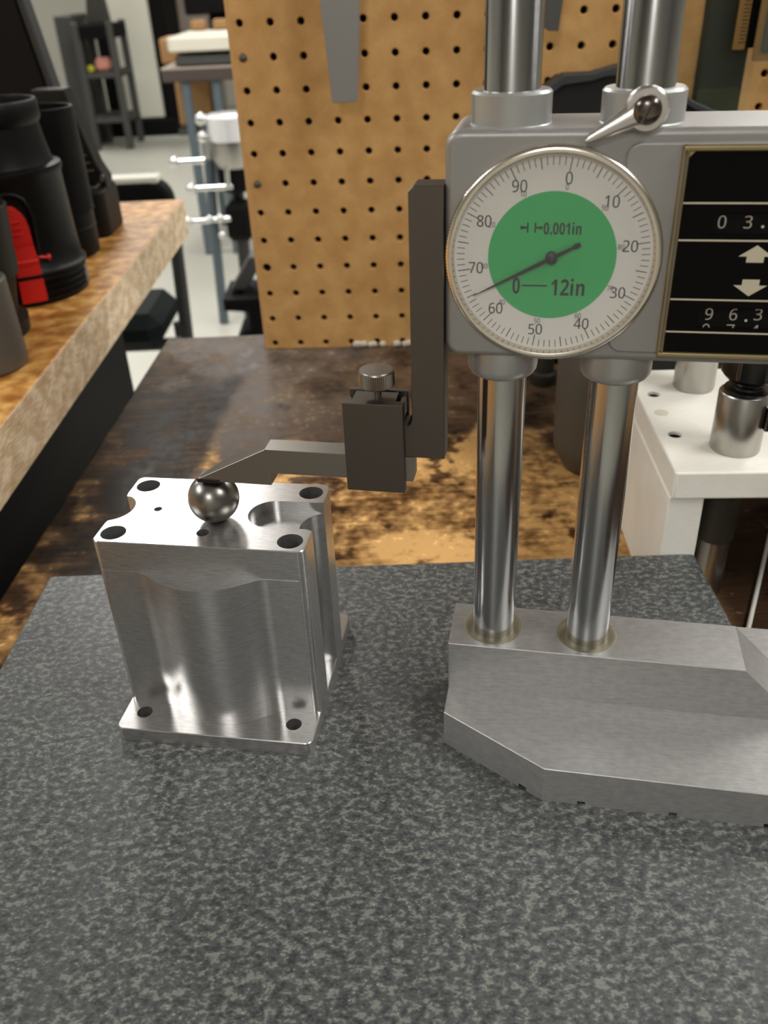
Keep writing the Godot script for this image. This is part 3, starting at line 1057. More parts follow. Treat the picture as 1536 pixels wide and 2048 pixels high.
func pegboard():
	var t := thing("pegboard", "brown perforated pegboard standing at the rear of the stained workbench", "pegboard")
	t.transform = peg_frame()
	var s := 30.48
	var g := Geo.new()
	var seg := 16
	var x_left := -12.4
	var cols := 24
	var top := 5
	var thick := 6.5
	for u in cols:
		for v in range(-top, 12):
			var c := Vector3(u * s, -v * s, 0)
			var x0 := c.x - s / 2 if u > 0 else x_left
			var x1 := c.x + s / 2
			var y0 := c.y - s / 2 if v < 11 else -343.6 + 2.0
			var y1 := c.y + s / 2
			var rr := 3.6
			if u == 0 and v == 8: rr = 4.8
			var pr := []
			var pi := []
			var po := []
			for k in seg:
				var a := TAU * k / seg + PI / seg
				var d := Vector2(cos(a), sin(a))
				pr.append(c + Vector3(d.x, d.y, 0) * (rr + 0.8))
				pi.append(c + Vector3(d.x, d.y, 0) * rr + Vector3(0, 0, -0.9))
				var ex := (x1 - c.x) if d.x > 0 else (c.x - x0)
				var ey := (y1 - c.y) if d.y > 0 else (c.y - y0)
				var m := minf(ex / maxf(absf(d.x), 1e-6), ey / maxf(absf(d.y), 1e-6))
				po.append(c + Vector3(d.x, d.y, 0) * m)
			var corner := [Vector3(x1, y1, 0), Vector3(x0, y1, 0), Vector3(x0, y0, 0), Vector3(x1, y0, 0)]
			var up := Vector3(0, 0, 1)
			for k in seg:
				var k2 := (k + 1) % seg
				g.face([pr[k], po[k], po[k2], pr[k2]], up)
				# fill the cell's corner where the ring steps round it
				for q in corner:
					var e: Vector3 = (po[k] + po[k2]) / 2
					if absf(po[k].x - po[k2].x) > 0.01 and absf(po[k].y - po[k2].y) > 0.01 and (q - e).length() < 12.0:
						g.face([po[k], q, po[k2]], up)
				var inward: Vector3 = c - (pr[k] + pr[k2]) / 2
				var dz := Vector3(0, 0, -thick)
				g.face([pr[k], pr[k2], pi[k2], pi[k]], inward + Vector3(0, 0, 1))
				g.face([pi[k], pi[k2], pi[k2] + dz, pi[k] + dz], inward)
	var bx1 := (cols - 0.5) * s
	var by1 := (top + 0.5) * s
	obj("perforated_board", g, mats.pegboard_brown, t)
	g = Geo.new()
	g.prism(PackedVector2Array([Vector2(x_left - 0.4, -thick), Vector2(x_left - 0.4, -0.6), Vector2(x_left + 0.4, 0.25), Vector2(x_left + 3.6, 0.25), Vector2(x_left + 3.6, -0.5), Vector2(x_left + 0.2, -0.5), Vector2(x_left + 0.2, -thick)]), -341.6, by1, "y")
	g.box(Vector3((x_left + bx1) / 2, by1, -thick / 2), Vector3(bx1 - x_left, 0.6, thick))
	obj("board_edge", g, mats.pegboard_edge, t)
	g = Geo.new()
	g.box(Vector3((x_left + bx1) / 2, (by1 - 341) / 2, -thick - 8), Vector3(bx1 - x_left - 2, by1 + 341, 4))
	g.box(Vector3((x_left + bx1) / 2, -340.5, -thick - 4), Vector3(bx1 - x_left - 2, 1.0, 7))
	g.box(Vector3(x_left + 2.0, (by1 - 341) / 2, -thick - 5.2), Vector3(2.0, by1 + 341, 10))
	obj("added_backing", g, mats.hole_shade, t)  # unseen dark backing added behind the board, closed so the holes stay unlit
	# grey screws that fill two of the holes on the left
	for p in [[0, 1], [0, 5]]:
		g = Geo.new()
		g.lathe([Vector2(3.6, -2), Vector2(3.6, 0.6), Vector2(2.6, 1.6), Vector2(0, 1.8)], 20, facing(p[0] * s, -p[1] * s, 0))
		obj("screw_head", g, mats.dark_blade, t)
	# torn pale filler along its foot
	var rng := RandomNumberGenerator.new()
	rng.seed = 5
	g = Geo.new()
	for k in 14:
		var w := rng.randf_range(5, 15)
		var hgt := rng.randf_range(3, 7)
		g.box(Vector3.ZERO, Vector3(w, hgt, 4), 1.2, Transform3D(Basis(Vector3(0, 0, 1), rng.randf_range(-0.2, 0.2)), Vector3(95 + k * 12 + rng.randf_range(-4, 4), -340.0 + hgt / 2.0, 2.6)))
		obj("foot_filler", g, mats.stone_pale, t, "torn pale filler along the foot of the board" if k == 0 else "")
		g = Geo.new()

	# tapered grey blade
	var b := obj("hanging_blade", null, mats.blade_steel)
	g = Geo.new()
	g.prism(PackedVector2Array([Vector2(89.4, -70.0), Vector2(114.6, -69.6), Vector2(118.0, -30), Vector2(128.5, 110), Vector2(78.0, 110)]), 27, 29.6, "z", 0.4, 1)
	g.prism(PackedVector2Array([Vector2(96, -69.4), Vector2(114.4, -69.2), Vector2(115.2, -58.2)]), 29.5, 30.1, "z")
	g.tube([Vector3(103, 96, 30), Vector3(103, 96, -4)], 2.6, 12)
	b.mesh = g.mesh()
	b.transform = peg_frame()
	tag(b, "tapered grey steel blade hanging on the pegboard, left of the gauge columns", "blade")
	b = obj("hanging_blade", null, mats.dark_blade)
	g = Geo.new()
	g.prism(PackedVector2Array([Vector2(276, -9), Vector2(293, -10.5), Vector2(299, -13.7), Vector2(308.1, -14.2), Vector2(312, 30), Vector2(318, 110), Vector2(272, 110)]), 27, 30.5, "z", 0.5, 1)
	g.tube([Vector3(292, 96, 31), Vector3(292, 96, -4)], 2.6, 12)
	b.mesh = g.mesh()
	b.transform = peg_frame()
	tag(b, "dark steel blade with clipped corner, hanging behind the left gauge column", "blade")

	# black rubber hood behind the gauge
	var h := thing("rubber_hood", "black rubber hood with dusty grey rim behind the gauge columns", "hood")
	h.transform = peg_frame()
	var prof := [[282, -66], [299, -52.5], [309, -45.5], [335, -45.2], [348, -42.2], [360, -39.4], [380, -42], [405, -52], [430, -71], [461, -84], [480, -100]]
	for k in prof.size() - 1:
		pass
	g = Geo.new()
	var rim := PackedVector2Array()
	for p in prof:
		rim.append(Vector2(p[0], p[1]))
	for k in range(prof.size() - 1, -1, -1):
		rim.append(Vector2(prof[k][0], prof[k][1] - 8.5 - 2.0 * sin(k * 1.3)))
	g.prism(rim, 58, 76, "z", 1.5, 2)
	obj("rim", g, mats.bin_rim, h)
	g = Geo.new()
	var body := PackedVector2Array()
	for p in prof:
		body.append(Vector2(p[0], p[1] - 6.0))
	body.append(Vector2(478, -332)); body.append(Vector2(300, -332)); body.append(Vector2(284, -130))
	g.prism(body, 22, 70, "z", 2.0, 2)
	obj("body", g, mats.rubber_black, h)

	# clear packages at the right
	var p1 := thing("tool_package", "dark clear-plastic package with green lower end, lowest at the pegboard's right", "package")
	p1.transform = peg_frame()
	g = Geo.new()
	g.prism(rounded(440.5, -92, 486, 60, 5, 5), 34, 36, "z")
	obj("backing_card", g, mats.package_dark, p1)
	g = Geo.new()
	g.prism(rounded(443, -90, 484, -67, 4, 4), 36, 42, "z", 1.5, 2)
	obj("green_insert", g, mats.package_green, p1)
	g = Geo.new()
	g.prism(rounded(438.5, -94, 488, 62, 6, 5), 33, 54, "z", 3.0, 3)
	obj("clear_shell", g, mats.package_clear, p1)
	var p2 := thing("tool_package", "narrow brass-edged ruler strip hanging before the dark package", "package")
	p2.transform = peg_frame()
	g = Geo.new()
	g.prism(rounded(463, -32, 474, 60, 1.0, 2), 60, 62.5, "z", 0.4, 1)
	var strip := obj("scale_strip", g, mats.package_gold, p2)
	g = Geo.new()
	for k in 26:
		g.box(Vector3(470.2, -26 + k * 3.0, 62.6), Vector3(4.4 if k % 2 else 6.0, 0.7, 0.3), 0.0)
	obj("graduation", g, mats.package_dark, strip)
	g = Geo.new()
	g.prism(rounded(474.4, -31, 483, 60, 1.0, 2), 57, 60, "z", 0.4, 1)
	obj("dark_strip", g, mats.package_dark, p2)
	var p3 := thing("tool_package", "gold-framed clear package at the upper right corner of the pegboard", "package")
	p3.transform = peg_frame()
	g = Geo.new()
	g.prism(rounded(480.5, -41, 545, 60, 3, 4), 66, 68, "z", 0.5, 1)
	obj("gold_card", g, mats.package_gold, p3)
	g = Geo.new()
	g.prism(rounded(487, -34, 540, 56, 2, 3), 68, 70, "z", 0.5, 1)
	obj("dark_insert", g, mats.steel_olive, p3)
	g = Geo.new()
	g.prism(rounded(479.8, -42.5, 546, 61, 4, 4), 65, 82, "z", 2.5, 3)
	obj("clear_shell", g, mats.package_clear, p3)

# ------------------------------------------------------------------ white rack with tool holders
func tool_rack():
	var at := Vector3(0.1784, BENCH, -0.4631)
	var turn := -atan2(0.0674, 0.9977)
	var t := thing("tool_rack", "white painted steel rack with drilled top plate, right of the gauge columns", "tool rack", at, turn)
	var c := csg("top_plate", mats.white_paint, t)
	var g := Geo.new()
	g.prism(rounded(0.8, -160, 165, 1.8, 2.0, 3), 93.2, 112.2, "y", 1.4, 3)
	csg_mesh(c, g)
	for z in [-114.4, -49.8]:
		csg_hole(c, Vector3(12.6, 112.2, z), 4.6, 40, 28)
	csg_hole(c, Vector3(45, 112.2, -31), 12.5, 40, 32)
	csg_hole(c, Vector3(44, 112.2, -129), 12.5, 40, 32)
	for x in [11.0, 153.0]:
		g = Geo.new()
		g.box(Vector3(x, 46.7, -80), Vector3(22, 93.4, 158), 1.0)
		obj("side_support", g, mats.white_paint, t)
	g = Geo.new()
	g.lathe([Vector2(4.8, 112.1), Vector2(4.8, 112.5), Vector2(0, 112.5)], 24, Transform3D(Basis(), Vector3(11.2, 0, -83.4)))
	obj("hole_plug", g, mats.stone_pale, t, "yellowed filled hole between two open holes")
	for z in [-114.4, -49.8]:
		g = Geo.new()
		g.lathe([Vector2(4.55, 98), Vector2(4.55, 110.2), Vector2(3.9, 109.8), Vector2(3.9, 99), Vector2(0, 99)], 28, Transform3D(Basis(), Vector3(12.6, 0, z)))
		obj("dark_hole_liner", g, mats.rubber_black, t)  # black liner added so the drilled hole looks deep and unlit
	# holder in front: steel body with flats, black collet nut above, shank below the plate
	var h := thing("tool_holder", "steel tool holder with black collet nut, front one in the white rack", "tool holder", at, turn)
	g = Geo.new()
	g.lathe([Vector2(0, 112.2), Vector2(15.0, 112.2), Vector2(15.4, 113), Vector2(15.2, 150.5), Vector2(14.4, 151.6), Vector2(0, 151.6)], 64, Transform3D(Basis(), Vector3(45.4, 0, -31)))
	obj("holder_body", g, mats.holder_steel, h)
	g = Geo.new()
	g.box(Vector3(58.5, 138, -22), Vector3(5, 16, 12), 0.6, Transform3D(Basis(), Vector3.ZERO))
	obj("wrench_flat", g, mats.screw_metal, h)
	g = Geo.new()
	g.lathe([Vector2(0, 151), Vector2(14.2, 151.7), Vector2(14.0, 152.2), Vector2(9.6, 152.6), Vector2(9.2, 154.0), Vector2(10.0, 155.4), Vector2(10.0, 157.0), Vector2(13.8, 158.6), Vector2(16.4, 161.4), Vector2(16.6, 184), Vector2(14.0, 188), Vector2(7, 188), Vector2(7, 176), Vector2(0, 176)], 64, Transform3D(Basis(), Vector3(48, 0, -34)))
	var nut := obj("collet_nut", g, mats.holder_black, h)
	for k in 6:
		g = Geo.new()
		var a := TAU * k / 6 + 0.28
		g.lathe([Vector2(0, -11), Vector2(1.6, -10.2), Vector2(2.1, -8), Vector2(2.1, 14), Vector2(0, 14)], 14, Transform3D(Basis(), Vector3(48 + 15.6 * sin(a), 172, -34 + 15.6 * cos(a))))
		obj("nut_slot", g, mats.screw_metal, nut)
	g = Geo.new()
	g.lathe([Vector2(0, 0.2), Vector2(9.2, 0.2), Vector2(10.2, 1.2), Vector2(10.2, 44), Vector2(11.2, 45)], 40, Transform3D(Basis(), Vector3(43.5, 0, -30)))
	obj("shank", g, mats.holder_steel, h)
	g = Geo.new()
	g.lathe([Vector2(0, 45), Vector2(11.0, 45), Vector2(11.6, 46), Vector2(11.6, 112.2), Vector2(0, 112.2)], 40, Transform3D(Basis(), Vector3(43.5, 0, -30)))
	obj("sleeve", g, mats.steel_olive, h)
	# holder behind
	h = thing("tool_holder", "plain steel tool holder, rear one in the white rack behind the collet nut", "tool holder", at, turn)
	g = Geo.new()
	g.lathe([Vector2(0, 112.2), Vector2(14.2, 112.2), Vector2(14.6, 113), Vector2(14.4, 150), Vector2(15.6, 154), Vector2(15.6, 172), Vector2(13, 176), Vector2(0, 176)], 56, Transform3D(Basis(), Vector3(44, 0, -127.5)))
	obj("holder_body", g, mats.holder_steel, h)
	g = Geo.new()
	g.lathe([Vector2(0, 10), Vector2(9, 10), Vector2(10, 12), Vector2(10, 112.2), Vector2(0, 112.2)], 40, Transform3D(Basis(), Vector3(44, 0, -127.5)))
	obj("shank", g, mats.holder_steel, h)

func bench_clutter():
	# grey tube behind the columns
	var g := Geo.new()
	g.lathe([Vector2(0, 0.2), Vector2(21, 0.2), Vector2(24.5, 1.5), Vector2(28, 8), Vector2(32.5, 17), Vector2(34.2, 22), Vector2(34.8, 30), Vector2(35.2, 128), Vector2(33, 131), Vector2(0, 131)], 56)
	var o := obj("grey_canister", g, mats.tube_grey)
	o.position = Vector3(0.1855, BENCH, -0.676)
	tag(o, "grey-brown canister with tapered foot standing behind the right gauge column", "canister")
	g = Geo.new()
	g.lathe([Vector2(0, 0.2), Vector2(13, 0.2), Vector2(14, 1.5), Vector2(14, 12), Vector2(11, 14), Vector2(11, 88), Vector2(10, 90), Vector2(0, 90)], 32)
	o = obj("dark_post", g, mats.steel_olive)
	o.position = Vector3(0.176, BENCH, -0.862)
	tag(o, "small dark steel post on the bench between the two gauge columns", "post")
	g = Geo.new()
	g.box(Vector3(0, 0, 0), Vector3(0.19, 0.15, 0.10), 0.006)
	g.k = 1.0
	var bg := Geo.new(1.0)
	bg.box(Vector3(0, 0.075, 0), Vector3(0.20, 0.15, 0.10), 0.006)
	var bx := thing("storage_box", "dark grey box standing behind the white tool rack", "box", Vector3(0.322, BENCH, -0.735), -0.07)
	obj("box_body", bg, mats.rack_grey, bx)
	bg = Geo.new(1.0)
	bg.box(Vector3(0, 0.156, 0), Vector3(0.206, 0.012, 0.106), 0.004)
	obj("lid", bg, mats.rubber_black, bx)
	# white strip on the bench
	g = Geo.new(1.0)
	g.tube([Vector3(0.2255, BENCH + 0.002, -0.4225), Vector3(0.2386, BENCH + 0.002, -0.447), Vector3(0.266, BENCH + 0.002, -0.4985), Vector3(0.295, BENCH + 0.002, -0.553)], 0.0016, 10)
	o = obj("white_cord", g, mats.white_plastic)
	tag(o, "thin straight white cord lying on the dark bench beside the white rack", "cord")

# ------------------------------------------------------------------ black plastic fittings on the left bench
func black_fittings():
	# 1: large ribbed coupling with the red latch
	var t := thing("hose_coupling", "large black ribbed coupling with red latch on the left workbench", "coupling", Vector3(-0.405, LEFT_TOP, -1.01))
	var g := Geo.new()
	var pr := [Vector2(0, 0.2), Vector2(68, 0.2), Vector2(71.5, 2), Vector2(71.8, 7)]
	for k in 3:
		var y := 8.0 + k * 7.0
		pr.append_array([Vector2(69.0, y), Vector2(69.0, y + 2.5), Vector2(72.6, y + 4.0), Vector2(72.6, y + 5.6)])
	pr.append_array([Vector2(72, 29), Vector2(74.6, 31), Vector2(74.6, 34), Vector2(70.6, 38), Vector2(69.2, 60), Vector2(67.4, 127), Vector2(68.6, 130), Vector2(70.0, 134), Vector2(69.0, 138.0), Vector2(62.5, 139.5), Vector2(60.6, 145), Vector2(57.8, 160), Vector2(55.6, 178), Vector2(57.8, 181), Vector2(58.8, 184), Vector2(58.6, 200), Vector2(57.6, 201.4), Vector2(54.4, 201.4), Vector2(53.0, 198), Vector2(52, 120), Vector2(0, 120)])
	g.lathe(pr, 80)
	obj("coupling_body", g, mats.black_plastic, t)
	# red latch: a curved plate between two angles
	g = Geo.new()
	var rows := [[0.0360, 16.6, 37.3, 74.5], [0.0450, 16.9, 37.6, 74.5], [0.0750, 18.4, 37.6, 73.6], [0.0795, 18.7, 38.0, 74.4], [0.0815, 18.8, 37.6, 72.6], [0.0950, 19.2, 37.0, 71.8], [0.1000, 16.0, 36.7, 72.8], [0.1150, 14.0, 36.2, 73.2], [0.1240, 13.5, 35.0, 73.2], [0.1300, 13.5, 33.0, 73.0], [0.1345, 14.5, 30.0, 72.8], [0.1375, 17.0, 26.6, 72.4]]
	for i in rows.size() - 1:
		var a = rows[i]
		var b = rows[i + 1]
		for k in 8:
			var f := func(r, q: float, inner: float) -> Vector3:
				var th := deg_to_rad(lerpf(r[1], r[2], q))
				return Vector3((r[3] - inner) * sin(th), (r[0] - LEFT_TOP) * 1000.0, (r[3] - inner) * cos(th))
			var q0 := k / 8.0
			var q1 := (k + 1) / 8.0
			var p := [f.call(a, q0, 0.0), f.call(a, q1, 0.0), f.call(b, q1, 0.0), f.call(b, q0, 0.0)]
			var out := Vector3(p[0].x, 0, p[0].z)
			g.face(p, out)
			if k == 7:
				g.face([p[1], f.call(a, 1.0, 5.0), f.call(b, 1.0, 5.0), p[2]], Vector3(p[0].z, 0, -p[0].x))
			if k == 0:
				g.face([p[0], f.call(a, 0.0, 5.0), f.call(b, 0.0, 5.0), p[3]], Vector3(-p[0].z, 0, p[0].x))
			if i == 0:
				g.face([p[0], p[1], f.call(a, q1, 5.0), f.call(a, q0, 5.0)], Vector3.DOWN)
			if i == rows.size() - 2:
				g.face([p[3], p[2], f.call(b, q1, 5.0), f.call(b, q0, 5.0)], Vector3.UP)
	var latch := obj("red_latch", g, mats.red_plastic, t, "bright red latch")
	for y in [108.3, 114.8, 121.4]:
		g = Geo.new()
		for k in 6:
			var th := deg_to_rad(lerpf(17.5, 30.5, (k + 0.5) / 6.0))
			g.box(Vector3(0, 0, 73.4), Vector3(3.2, 2.2, 2.4), 0.5, Transform3D(Basis(Vector3.UP, th), Vector3(0, y - LEFT_TOP * 1000.0, 0)))
		obj("grip_rib", g, mats.red_plastic, latch)
	g = Geo.new()
	var pa := deg_to_rad(38.0)
	var pb := deg_to_rad(45.5)
	g.tube([Vector3(71 * sin(pa), 52.5, 71 * cos(pa)), Vector3(72.5 * sin(pb), 50.5, 72.5 * cos(pb))], 1.9, 12)
	g.tube([Vector3(72.3 * sin(pb), 50.6, 72.3 * cos(pb)), Vector3(72.8 * sin(pb + 0.05), 50.3, 72.8 * cos(pb + 0.05))], 3.4, 12)
	obj("latch_pin", g, mats.red_plastic, latch)
	# raised arch round the latch
	g = Geo.new()
	var arch := []
	for p in [[38.8, 46.7], [40.5, 70], [41.5, 94], [40.2, 104], [37, 112], [31.2, 117.5], [25, 119.5], [18, 118], [12, 112]]:
		var th := deg_to_rad(p[0])
		arch.append(Vector3(70.5 * sin(th), p[1], 70.5 * cos(th)))
	g.tube(arch, 2.4, 10)
	obj("latch_surround", g, mats.black_plastic, t)

	# 2: slimmer coupling behind it
	t = thing("hose_coupling", "slim black coupling with two fine rings, behind the red-latched coupling", "coupling", Vector3(-0.40, LEFT_TOP, -1.165))
	g = Geo.new()
	g.lathe([Vector2(0, 0.2), Vector2(38, 0.2), Vector2(41.5, 4), Vector2(42.6, 20), Vector2(42.4, 34), Vector2(43.4, 35), Vector2(43.4, 36.4), Vector2(42.4, 37.4), Vector2(42.8, 55), Vector2(44.6, 56), Vector2(44.6, 58), Vector2(44.0, 60), Vector2(44.5, 120), Vector2(43.7, 176), Vector2(42.6, 177), Vector2(40.5, 177), Vector2(40, 100), Vector2(0, 100)], 64)
	obj("coupling_body", g, mats.black_plastic, t)

	# 3: bottle-like fitting with a strap clip
	t = thing("clip_fitting", "dark brown-black fitting with ridged strap clip, nearest the bench corner", "fitting", Vector3(-0.418, LEFT_TOP, -1.285))
	g = Geo.new()
	g.prism(rounded(-52, -46, 56, 46, 16, 6), 0.2, 62, "y", 5.0, 3)
	obj("fitting_body", g, mats.grey_plastic, t)
	g = Geo.new()
	g.prism(PackedVector2Array([Vector2(-20, 58), Vector2(55, 58), Vector2(56, 74), Vector2(47, 92), Vector2(30, 158), Vector2(24, 186), Vector2(-20, 186)]), -22, 14, "z", 3.0, 2)
	var neck := obj("strap_clip", g, mats.grey_plastic, t)
	for k in 3:
		g = Geo.new()
		g.box(Vector3(30 + k * 3.4, 104 - k * 10.0, 15.0), Vector3(12, 2.0, 3.0), 0.7, Transform3D(Basis(), Vector3(0, 0, 0)))
		obj("grip_ridge", g, mats.tube_grey, neck)
	g = Geo.new()
	var loop := []
	for k in 9:
		var a := PI + PI * k / 8.0
		loop.append(Vector3(40 + 13 * cos(a) + 2.5 * sin(a), 78 + 17 * sin(a), 16))
	g.tube(loop, 2.6, 10)
	obj("clip_loop", g, mats.tube_grey, neck)

	# 4 and 5: grey-brown sleeves in front
	t = thing("plastic_sleeve", "tall grey-brown sleeve with stepped foot, just left of the red latch", "sleeve", Vector3(-0.41, LEFT_TOP, -0.86))
	g = Geo.new()
	g.lathe([Vector2(0, 0.2), Vector2(53, 0.2), Vector2(56, 2), Vector2(57.5, 16), Vector2(48, 19), Vector2(49.5, 24), Vector2(55, 57), Vector2(58.5, 60), Vector2(59, 64), Vector2(60, 90), Vector2(63, 124), Vector2(61, 126), Vector2(58, 80), Vector2(0, 80)], 64)
	obj("sleeve_body", g, mats.grey_plastic, t)
	t = thing("plastic_sleeve", "short grey-brown tapered cup, the foremost piece on the left workbench", "sleeve", Vector3(-0.365, LEFT_TOP, -0.773))
	g = Geo.new()
	g.lathe([Vector2(0, 0.2), Vector2(34, 0.2), Vector2(37.8, 2.5), Vector2(38.6, 8), Vector2(37.0, 80), Vector2(35, 82), Vector2(31, 78), Vector2(0, 76)], 56)
	obj("sleeve_body", g, mats.tube_grey, t)
	# tall black case behind them
	t = thing("tool_case", "tall black leaning case at the rear of the left workbench", "case", Vector3(-0.415, LEFT_TOP, -1.40))
	g = Geo.new(1.0)
	var lean := Transform3D(Basis(Vector3(0, 0, 1), 0.15), Vector3.ZERO)
	g.prism(PackedVector2Array([Vector2(-0.021, 0.0), Vector2(-0.096, 0.50), Vector2(-0.65, 0.50), Vector2(-0.65, 0.0)]), -0.05, -0.012, "z", 0.004, 2)
	obj("case_shell", g, mats.black_case, t)
	g = Geo.new(1.0)
	g.prism(PackedVector2Array([Vector2(-0.009, 0.0), Vector2(-0.084, 0.50), Vector2(-0.094, 0.50), Vector2(-0.019, 0.0)]), -0.045, -0.010, "z", 0.003, 2)
	obj("side_rail", g, mats.case_edge, t)

# ------------------------------------------------------------------ the shop beyond the benches
func background():
	var g: Geo
	# chair behind the bench
	var t := thing("work_chair", "black chair with dark green seat standing past the left workbench corner", "chair", Vector3(-0.60, FLOOR, -2.12))
	g = Geo.new(1.0)
	g.prism(rounded(-0.18, 0.86, 0.145, 1.0, 0.05, 6), -0.03, 0.03, "z", 0.015, 3)
	obj("backrest", g, mats.machine_black, t)
	g = Geo.new(1.0)
	g.prism(rounded(-0.12, 0.99, 0.12, 1.006, 0.006, 3), -0.028, 0.028, "z", 0.006, 2)
	obj("back_trim", g, mats.enclosure_white, t)
	g = Geo.new(1.0)
	g.box(Vector3(-0.08, 0.655, -0.04), Vector3(0.32, 0.09, 0.26), 0.03)
	obj("seat", g, mats.seat_green, t)
	for x in [-0.20, 0.135]:
		g = Geo.new(1.0)
		g.tube([Vector3(x, 0.93, 0.0), Vector3(x - 0.012, 0.62, 0.0), Vector3(x - 0.012, 0.0, -0.02)], 0.016, 12)
		obj("leg", g, mats.frame_grey, t)
		g = Geo.new(1.0)
		g.tube([Vector3(x - 0.05, 0.62, -0.10), Vector3(x - 0.05, 0.0, -0.11)], 0.016, 12)
		obj("leg", g, mats.frame_grey, t)
	g = Geo.new(1.0)
	g.tube([Vector3(-0.21, 0.60, 0.0), Vector3(0.125, 0.60, 0.0)], 0.016, 12)
	obj("seat_rail", g, mats.frame_grey, t)

	# far table with pale slabs
	t = thing("work_table", "brown-topped table with grey-blue legs at the left of the pegboard", "table", Vector3(0, FLOOR, 0))
	g = Geo.new(1.0)
	g.box(Vector3(-0.45, 0.955, -5.6), Vector3(1.26, 0.06, 0.80), 0.006)
	obj("table_top", g, mats.table_brown, t)
	g = Geo.new(1.0)
	g.box(Vector3(-0.45, 0.989, -5.6), Vector3(1.26, 0.010, 0.80), 0.003)
	obj("top_sheet", g, mats.table_top, t)
	for p in [[-0.965, -5.24], [0.10, -5.24], [-0.965, -5.95], [0.10, -5.95], [-0.80, -5.24], [-0.70, -5.50]]:
		g = Geo.new(1.0)
		g.box(Vector3(p[0], 0.463, p[1]), Vector3(0.045, 0.925, 0.045), 0.005)
		obj("leg", g, mats.leg_blue, t)
	g = Geo.new(1.0)
	g.box(Vector3(-0.45, 0.25, -5.95), Vector3(1.1, 0.05, 0.03), 0.004)
	obj("stretcher", g, mats.leg_blue, t)
	g = Geo.new(1.0)
	g.box(Vector3(-0.45, 0.63, -5.75), Vector3(1.3, 0.03, 0.44), 0.004)
	obj("lower_shelf", g, mats.rack_grey, t)
	var o: MeshInstance3D
	g = Geo.new(1.0)
	g.prism(rounded(-1.005, -5.9, 0.1, -5.22, 0.03, 4), FLOOR + 1.00, FLOOR + 1.045, "y", 0.008, 2)
	o = obj("stone_slab", g, mats.rack_grey)
	tag(o, "lower grey slab of the two lying on the far brown table", "slab")
	g = Geo.new(1.0)
	g.prism(rounded(-1.03, -5.92, 0.1, -5.20, 0.03, 4), FLOOR + 1.065, FLOOR + 1.135, "y", 0.012, 2)
	o = obj("stone_slab", g, mats.stone_pale)
	tag(o, "upper thick pale slab lying on the far brown table", "slab")
	g = Geo.new(1.0)
	for x in [-0.7, -0.1]:
		g.box(Vector3(x, FLOOR + 1.055, -5.6), Vector3(0.1, 0.021, 0.5), 0.002)
	o = obj("slab_spacer", g, mats.rubber_black)
	tag(o, "black spacer strips between the two slabs on the far table", "spacer")
	for k in 2:
		g = Geo.new(1.0)
		g.prism(rounded(-1.0 + k * 0.13, -5.9, -0.91 + k * 0.13, -5.82, 0.02, 4), FLOOR + 1.136, FLOOR + 1.19, "y", 0.015, 3)
		o = obj("cardboard_roll", g, mats.cardboard)
		tag(o, "tan cardboard roll on the pale slab, %s of the pair" % ["left one", "right one"][k], "roll", "tan rolls on the far slab")
	g = Geo.new(1.0)
	g.box(Vector3(-0.62, FLOOR + 1.27, -6.15), Vector3(0.86, 0.12, 0.30), 0.01)
	t = thing("bench_machine", "black bench machine behind the pale slabs on the far table", "machine", Vector3.ZERO)
	obj("machine_bed", g, mats.machine_black, t)
	g = Geo.new(1.0)
	g.box(Vector3(-0.62, FLOOR + 1.10, -6.12), Vector3(0.60, 0.22, 0.16), 0.01)
	obj("machine_foot", g, mats.machine_black, t)
	g = Geo.new(1.0)
	g.box(Vector3(-0.70, FLOOR + 1.41, -6.15), Vector3(0.20, 0.20, 0.22), 0.02)
	obj("machine_head", g, mats.case_edge, t)
	g = Geo.new(1.0)
	g.tube([Vector3(-1.22, FLOOR + 1.62, -6.1), Vector3(-1.02, FLOOR + 1.26, -6.1)], 0.018, 10)
	obj("machine_arm", g, mats.machine_black, t)
	g = Geo.new(1.0)
	g.box(Vector3(-1.10, FLOOR + 1.05, -5.75), Vector3(0.10, 0.13, 0.30), 0.01)
	o = obj("cardboard_box", g, mats.cardboard)
	tag(o, "small tan box at the left end of the far brown table", "box")
	g = Geo.new(1.0)
	g.box(Vector3(-1.0, FLOOR + 0.775, -5.72), Vector3(0.20, 0.24, 0.20), 0.01)
	o = obj("cardboard_box", g, mats.cardboard)
	tag(o, "brown carton on the lower shelf of the far brown table", "box")

	# chrome clamp stand
	t = thing("clamp_stand", "shiny chrome clamp stand with white cylinder behind the pegboard's left edge", "stand", Vector3(0, 0, 0))
	g = Geo.new(1.0)
	g.tube([Vector3(-0.715, FLOOR, -4.0), Vector3(-0.70, -0.60, -4.0), Vector3(-0.675, -0.16, -4.0)], 0.022, 14)
	obj("post", g, mats.leg_blue, t)
	g = Geo.new(1.0)
	g.tube([Vector3(-0.60, FLOOR, -4.1), Vector3(-0.59, -0.20, -4.1)], 0.03, 14)
	obj("post", g, mats.frame_grey, t)
	for b in [[-0.82, -0.318, -0.69, -0.316], [-0.765, -0.428, -0.585, -0.427], [-0.80, -0.566, -0.61, -0.559]]:
		g = Geo.new(1.0)
		g.tube([Vector3(b[0], b[1], -3.94), Vector3(b[2], b[3], -3.94)], 0.013, 14)
		var bar := obj("clamp_bar", g, mats.chrome, t)
		var ks := SphereMesh.new()
		ks.radius = 0.024; ks.height = 0.048
		var kn := obj("knob", ks, mats.chrome, bar)
		kn.position = Vector3(b[0], b[1], -3.94)
	for y in [-0.157, -0.225]:
		var ks := SphereMesh.new()
		ks.radius = 0.026; ks.height = 0.052
		var kn := obj("knob", ks, mats.chrome, t)
		kn.position = Vector3(-0.685, y, -3.95)
	g = Geo.new(1.0)
